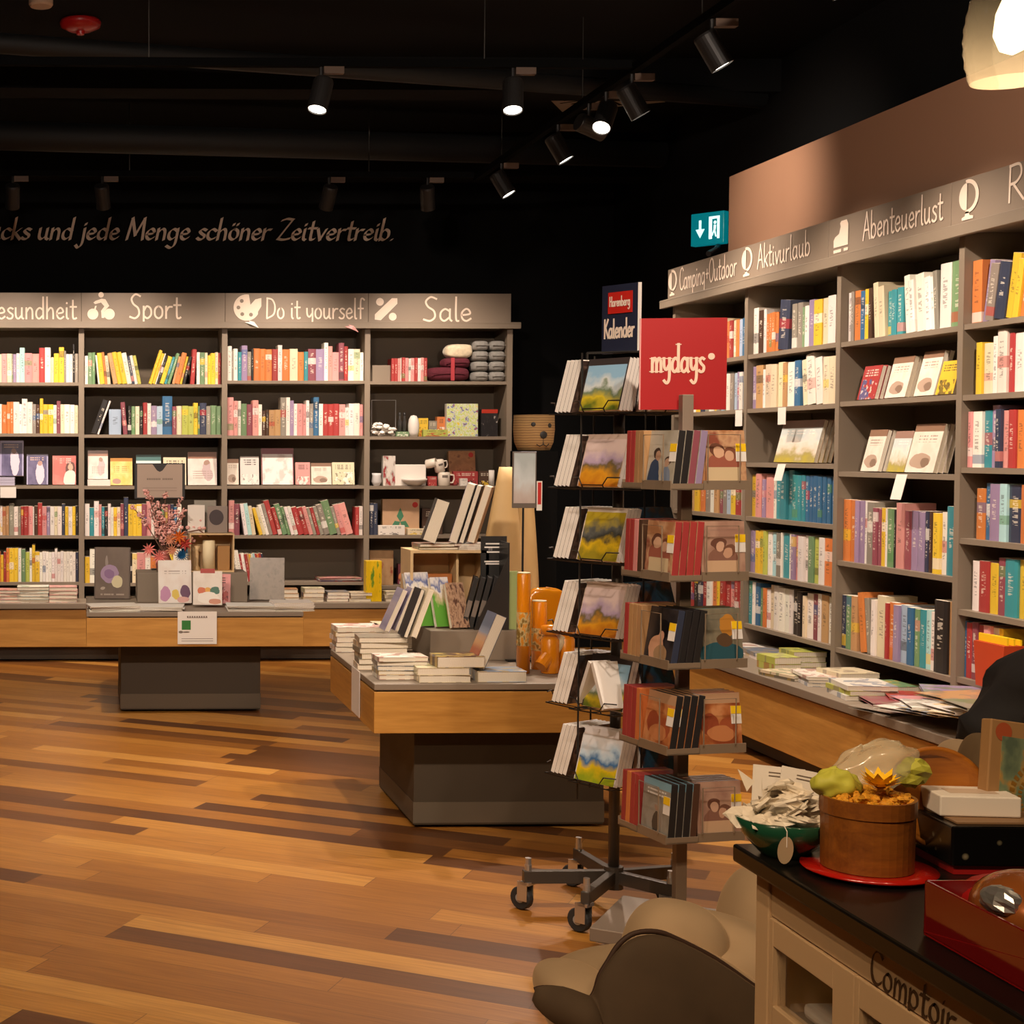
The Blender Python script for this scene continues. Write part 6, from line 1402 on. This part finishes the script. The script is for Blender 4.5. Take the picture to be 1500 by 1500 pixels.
def spot(label, p, aim, watts, ang=62, blend=.6, on=True, adir=1, size=1., col=WHITE):
    """a can spotlight hung under the track at p = (x, y), turned to AIM; its lamp sits at the lens"""
    L = Vector((p[0], p[1], ZTK)); t = thing('track_spotlight', label, 'spotlight', L)
    MB().box(-.01 + .02 * adir, .1 * adir + .0 * adir if adir > 0 else .0, -.017, .017, -.03, .0).build('adapter', 'adapter', t) if adir > 0 else MB().box(-.1, -.01, -.017, .017, -.03, 0).build('adapter', 'adapter', t)
    MB().tube([(0, 0, 0), (0, 0, -.07)], .009, 8).build('stem', 'can_black', t)
    c = Vector((0, 0, -.11)); d = (Vector(aim) - (L + c)).normalized(); q = d.to_track_quat('-Z', 'Y').to_matrix().to_4x4()
    r, h = .046 * size, .15 * size; M_ = Matrix.Translation(c) @ q
    MB().lathe([(0, .06), (r * .92, .06), (r, .05), (r, -h + .06), (r * .9, -h + .06), (r * .88, -h + .085), (0, -h + .085)], 24, 0, M_).build('can', 'can_black', t, smooth=False)
    MB().lathe([(0, -h + .066), (r * .87, -h + .066)], 24, 0, M_).build('lens', 'lens_on' if on else 'lens_dark', t)
    if watts:
        ld = bpy.data.lights.new('spot_lamp', 'SPOT'); ld.energy = watts; ld.color = col; ld.spot_size = R(ang); ld.spot_blend = blend; ld.shadow_soft_size = .035
        lo = bpy.data.objects.new('spot_lamp', ld); COL.objects.link(lo); lo.parent = t; lo.matrix_local = M_ @ T(0, 0, -h + .055)
    return t
def lights():
    names = ['leftmost can spotlight on the back track, by the photo edge', 'lit can spotlight on the back track above the Gesundheit sign', 'can spotlight on the back track above the Do it yourself sign', 'can spotlight on the back track above the Sale sign', 'can spotlight on the back track left of the photo edge']
    for n, (x, tx, wt) in enumerate(((-.43, -.5, 150), (.13, .35, 170), (1.55, 1.25, 190), (2.17, 2.5, 170), (-1.3, -1.0, 150))):
        spot(names[n], (x, 9.8), (tx, 10.9, 1.3), wt, 84, .8)
    for n, (y, ty) in enumerate(((9.3, 8.9), (8.2, 7.9), (7.1, 7.0), (6.2, 6.0), (5.2, 5.0), (4.2, 4.2))):
        spot('can spotlight on the right hand track, %s from the back wall' % ordinal(n), (2.5, y), (3.5, ty, 1.2), 165, 84, .8)
    spot('can spotlight on the right hand track turned up to the bulkhead end', (2.5, 7.7), (3.55, 8.0, 2.7), 75, 86, 1.)
    spot('can spotlight on the right hand track turned down to the table beside the spinner', (2.5, 7.45), (1.1, 5.7, .2), 230, 60, .5)
    for n, (x, tx, ty, tz, wt) in enumerate(((-.7, -.5, 7.0, 0, 150), (-.55, .5, 8.6, .4, 260), (1.07, .3, 6.2, 0, 170), (1.93, 1.7, 6.1, .4, 170))):
        spot('can spotlight on the middle track, %s from the left' % ordinal(n), (x, 7.0), (tx, ty, tz), wt, 76, .8)
    for n, (x, tx, ty, tz, wt) in enumerate(((-1.4, -.4, 5.4, 0, 120), (-.3, .55, 8.4, .5, 230), (.5, .6, 5.2, 0, 140), (1.3, 1.7, 6.0, .7, 115), (1.7, 1.75, 4.6, 1., 115), (.0, .8, 10.9, 2.4, 150))):  # unseen fill lamps, added to light tables, floor and back wall from the front
        spot('added fill spotlight on the front track, %s from the left' % ordinal(n), (x, 3.2), (tx, ty, tz), wt, 76, .8)
    spot('added fill spotlight on the front track turned up to the long bulkhead', (2.3, 3.2), (3.55, 5.8, 2.6), 330, 110, 1.)  # unseen lamp, added to brighten the bulkhead
    track('added black light track behind the camera, out of view', (-2, .7, ZTK), (2.4, .7, ZTK))  # unseen rail, added to hold the foreground fill lamps
    for n, (x, tx, ty, tz, wt) in enumerate(((-1.2, 1.0, 1.9, .6, 85), (-.3, 1.1, 2.9, .5, 105), (.6, 1.2, 2.1, .9, 45), (1.4, 1.9, 3.4, .7, 55), (-.8, .6, 4.2, .0, 130))):  # unseen warm lamps, added to brighten counter, armchairs and near floor
        spot('added fill spotlight on the rear track, %s from the left' % ordinal(n), (x, .7), (tx, ty, tz), wt, 70, .8, col=WARM)
lights()
# vent
vc = Vector((3.18, 9.5, 3.597)); t = thing('ceiling_vent', 'square black swirl air vent in the ceiling above the right track', 'vent', vc, R(-28))
MB().box(-.31, .31, -.31, .31, -.008, 0).build('vent_plate', mat('vent_grey', (.34, .28, .22), .6).name, t)
b = MB()
for k in range(24):
    M_ = RZ(15 * k + 4); b.face([M_ @ Vector(p) for p in ((.05, -.004, -.0085), (.24 + .04 * (k % 2), -.012, -.0085), (.24 + .04 * (k % 2), .012, -.0085), (.05, .004, -.0085))])
b.build('vent_slots', 'black_paint', t); MB().lathe([(0, -.016), (.02, -.012), (.022, -.008)], 12).build('vent_hub', 'vent_grey', t)
p = atZ(60, 10, 3.55); o = MB().lathe([(0, -.05), (.05, -.05), (.058, -.04), (.058, 0), (0, 0)], 24).build('smoke_detector', mat('detector_beige', 'b89a80', .5).name, smooth=False, loc=(p.x, p.y, 3.6)); tag(o, 'round beige smoke detector on the black ceiling', 'detector')
p = atZ(118, 42, 3.56); t = thing('alarm_sounder', 'round red alarm sounder on the black ceiling below the detector', 'alarm', (p.x, p.y, 3.6)); MB().lathe([(0, -.055), (.06, -.05), (.1, -.03), (.105, -.012), (.1, 0), (0, 0)], 30).build('housing', mat('alarm_red', 'b01c1c', .35).name, t, smooth=True); MB().lathe([(0, -.075), (.02, -.07), (.022, -.054)], 14).build('beacon', 'alarm_red', t)
# exit sign
p = atX(1044, 332, 3.5); t = thing('exit_sign', 'lit teal exit sign with a white arrow beside the bulkhead end', 'sign', (3.5, 8.7, p.z), R(-52))
mat('exit_teal', (.0, .09, .11), .3, emit=(.0, .22, .26), es=.75); mat('exit_white', (.8, 1, .95), .3, emit=(.55, 1., .95), es=1.3)
MB().box(-.1, .1, 0, .05, -.09, .09).build('sign_body', 'exit_teal', t, bevel=.004)
b = MB(); flat(b, [(-.07, .0), (-.05, .0), (-.05, .05), (-.035, .05), (-.035, 0), (-.015, 0), (-.0425, -.05)], Matrix(), -.0015); flat(b, [(.01, -.06), (.01, .065), (.03, .065), (.03, -.06)], Matrix(), -.0015); flat(b, [(.06, -.06), (.06, .065), (.075, .065), (.075, -.06)], Matrix(), -.0015); flat(b, [(.03, .05), (.03, .065), (.06, .065), (.06, .05)], Matrix(), -.0016)
disc(b, .047, .03, .009, Matrix(), -.0015); flat(b, [(.04, .018), (.055, .014), (.05, -.015), (.058, -.05), (.05, -.05), (.042, -.02), (.034, -.045), (.028, -.04), (.038, -.01)], Matrix(), -.0015); b.build('exit_symbols', 'exit_white', t)
MB().tube([(.05, .03, -.1), (.09, -.06, -.13), (.09, -.14, -.16)], .016, 8).build('bracket', 'black_metal', t)
# pendant
pd = atY(1483, 60, 3.0); t = thing('pendant_lamp', 'ribbed clear glass pendant lamp glowing at the top right corner', 'lamp', (pd.x, 3.0, atY(1483, 119, 3.0).z))
prof = []
for s in range(21):
    f = s / 20; prof.append((.068 + .016 * math.sin(PI * min(1, f * 1.25 + .08)) * 1.0 - .03 * max(0, f - .75) * 4 * .6 + (.0022 if s % 2 else 0), f * .24))
mat('lamp_glass', (.16, .14, .11), .12, trans=.0, alpha=.4, coat=1.)
MB().lathe(prof, 32).build('glass_shade', 'lamp_glass', t, smooth=True)
MB().lathe([(0, .05), (.022, .06), (.034, .09), (.03, .13), (.018, .16), (0, .165)], 18).build('bulb', mat('bulb_glow', (1, .85, .6), .3, emit=(1, .78, .45), es=5.).name, t, smooth=True)
MB().lathe([(0, .165), (.02, .165), (.03, .24), (.052, .245), (.03, .26), (0, .262)], 18).build('socket', 'black_metal', t); MB().tube([(0, 0, .26), (0, 0, 3.6 - t.location.z)], .004, 6).build('cord', 'black_metal', t)
ld = bpy.data.lights.new('pendant_bulb', 'POINT'); ld.energy = 9; ld.color = (1, .72, .42); ld.shadow_soft_size = .035; lo = bpy.data.objects.new('pendant_bulb', ld); COL.objects.link(lo); lo.parent = t; lo.location = (0, 0, .03)
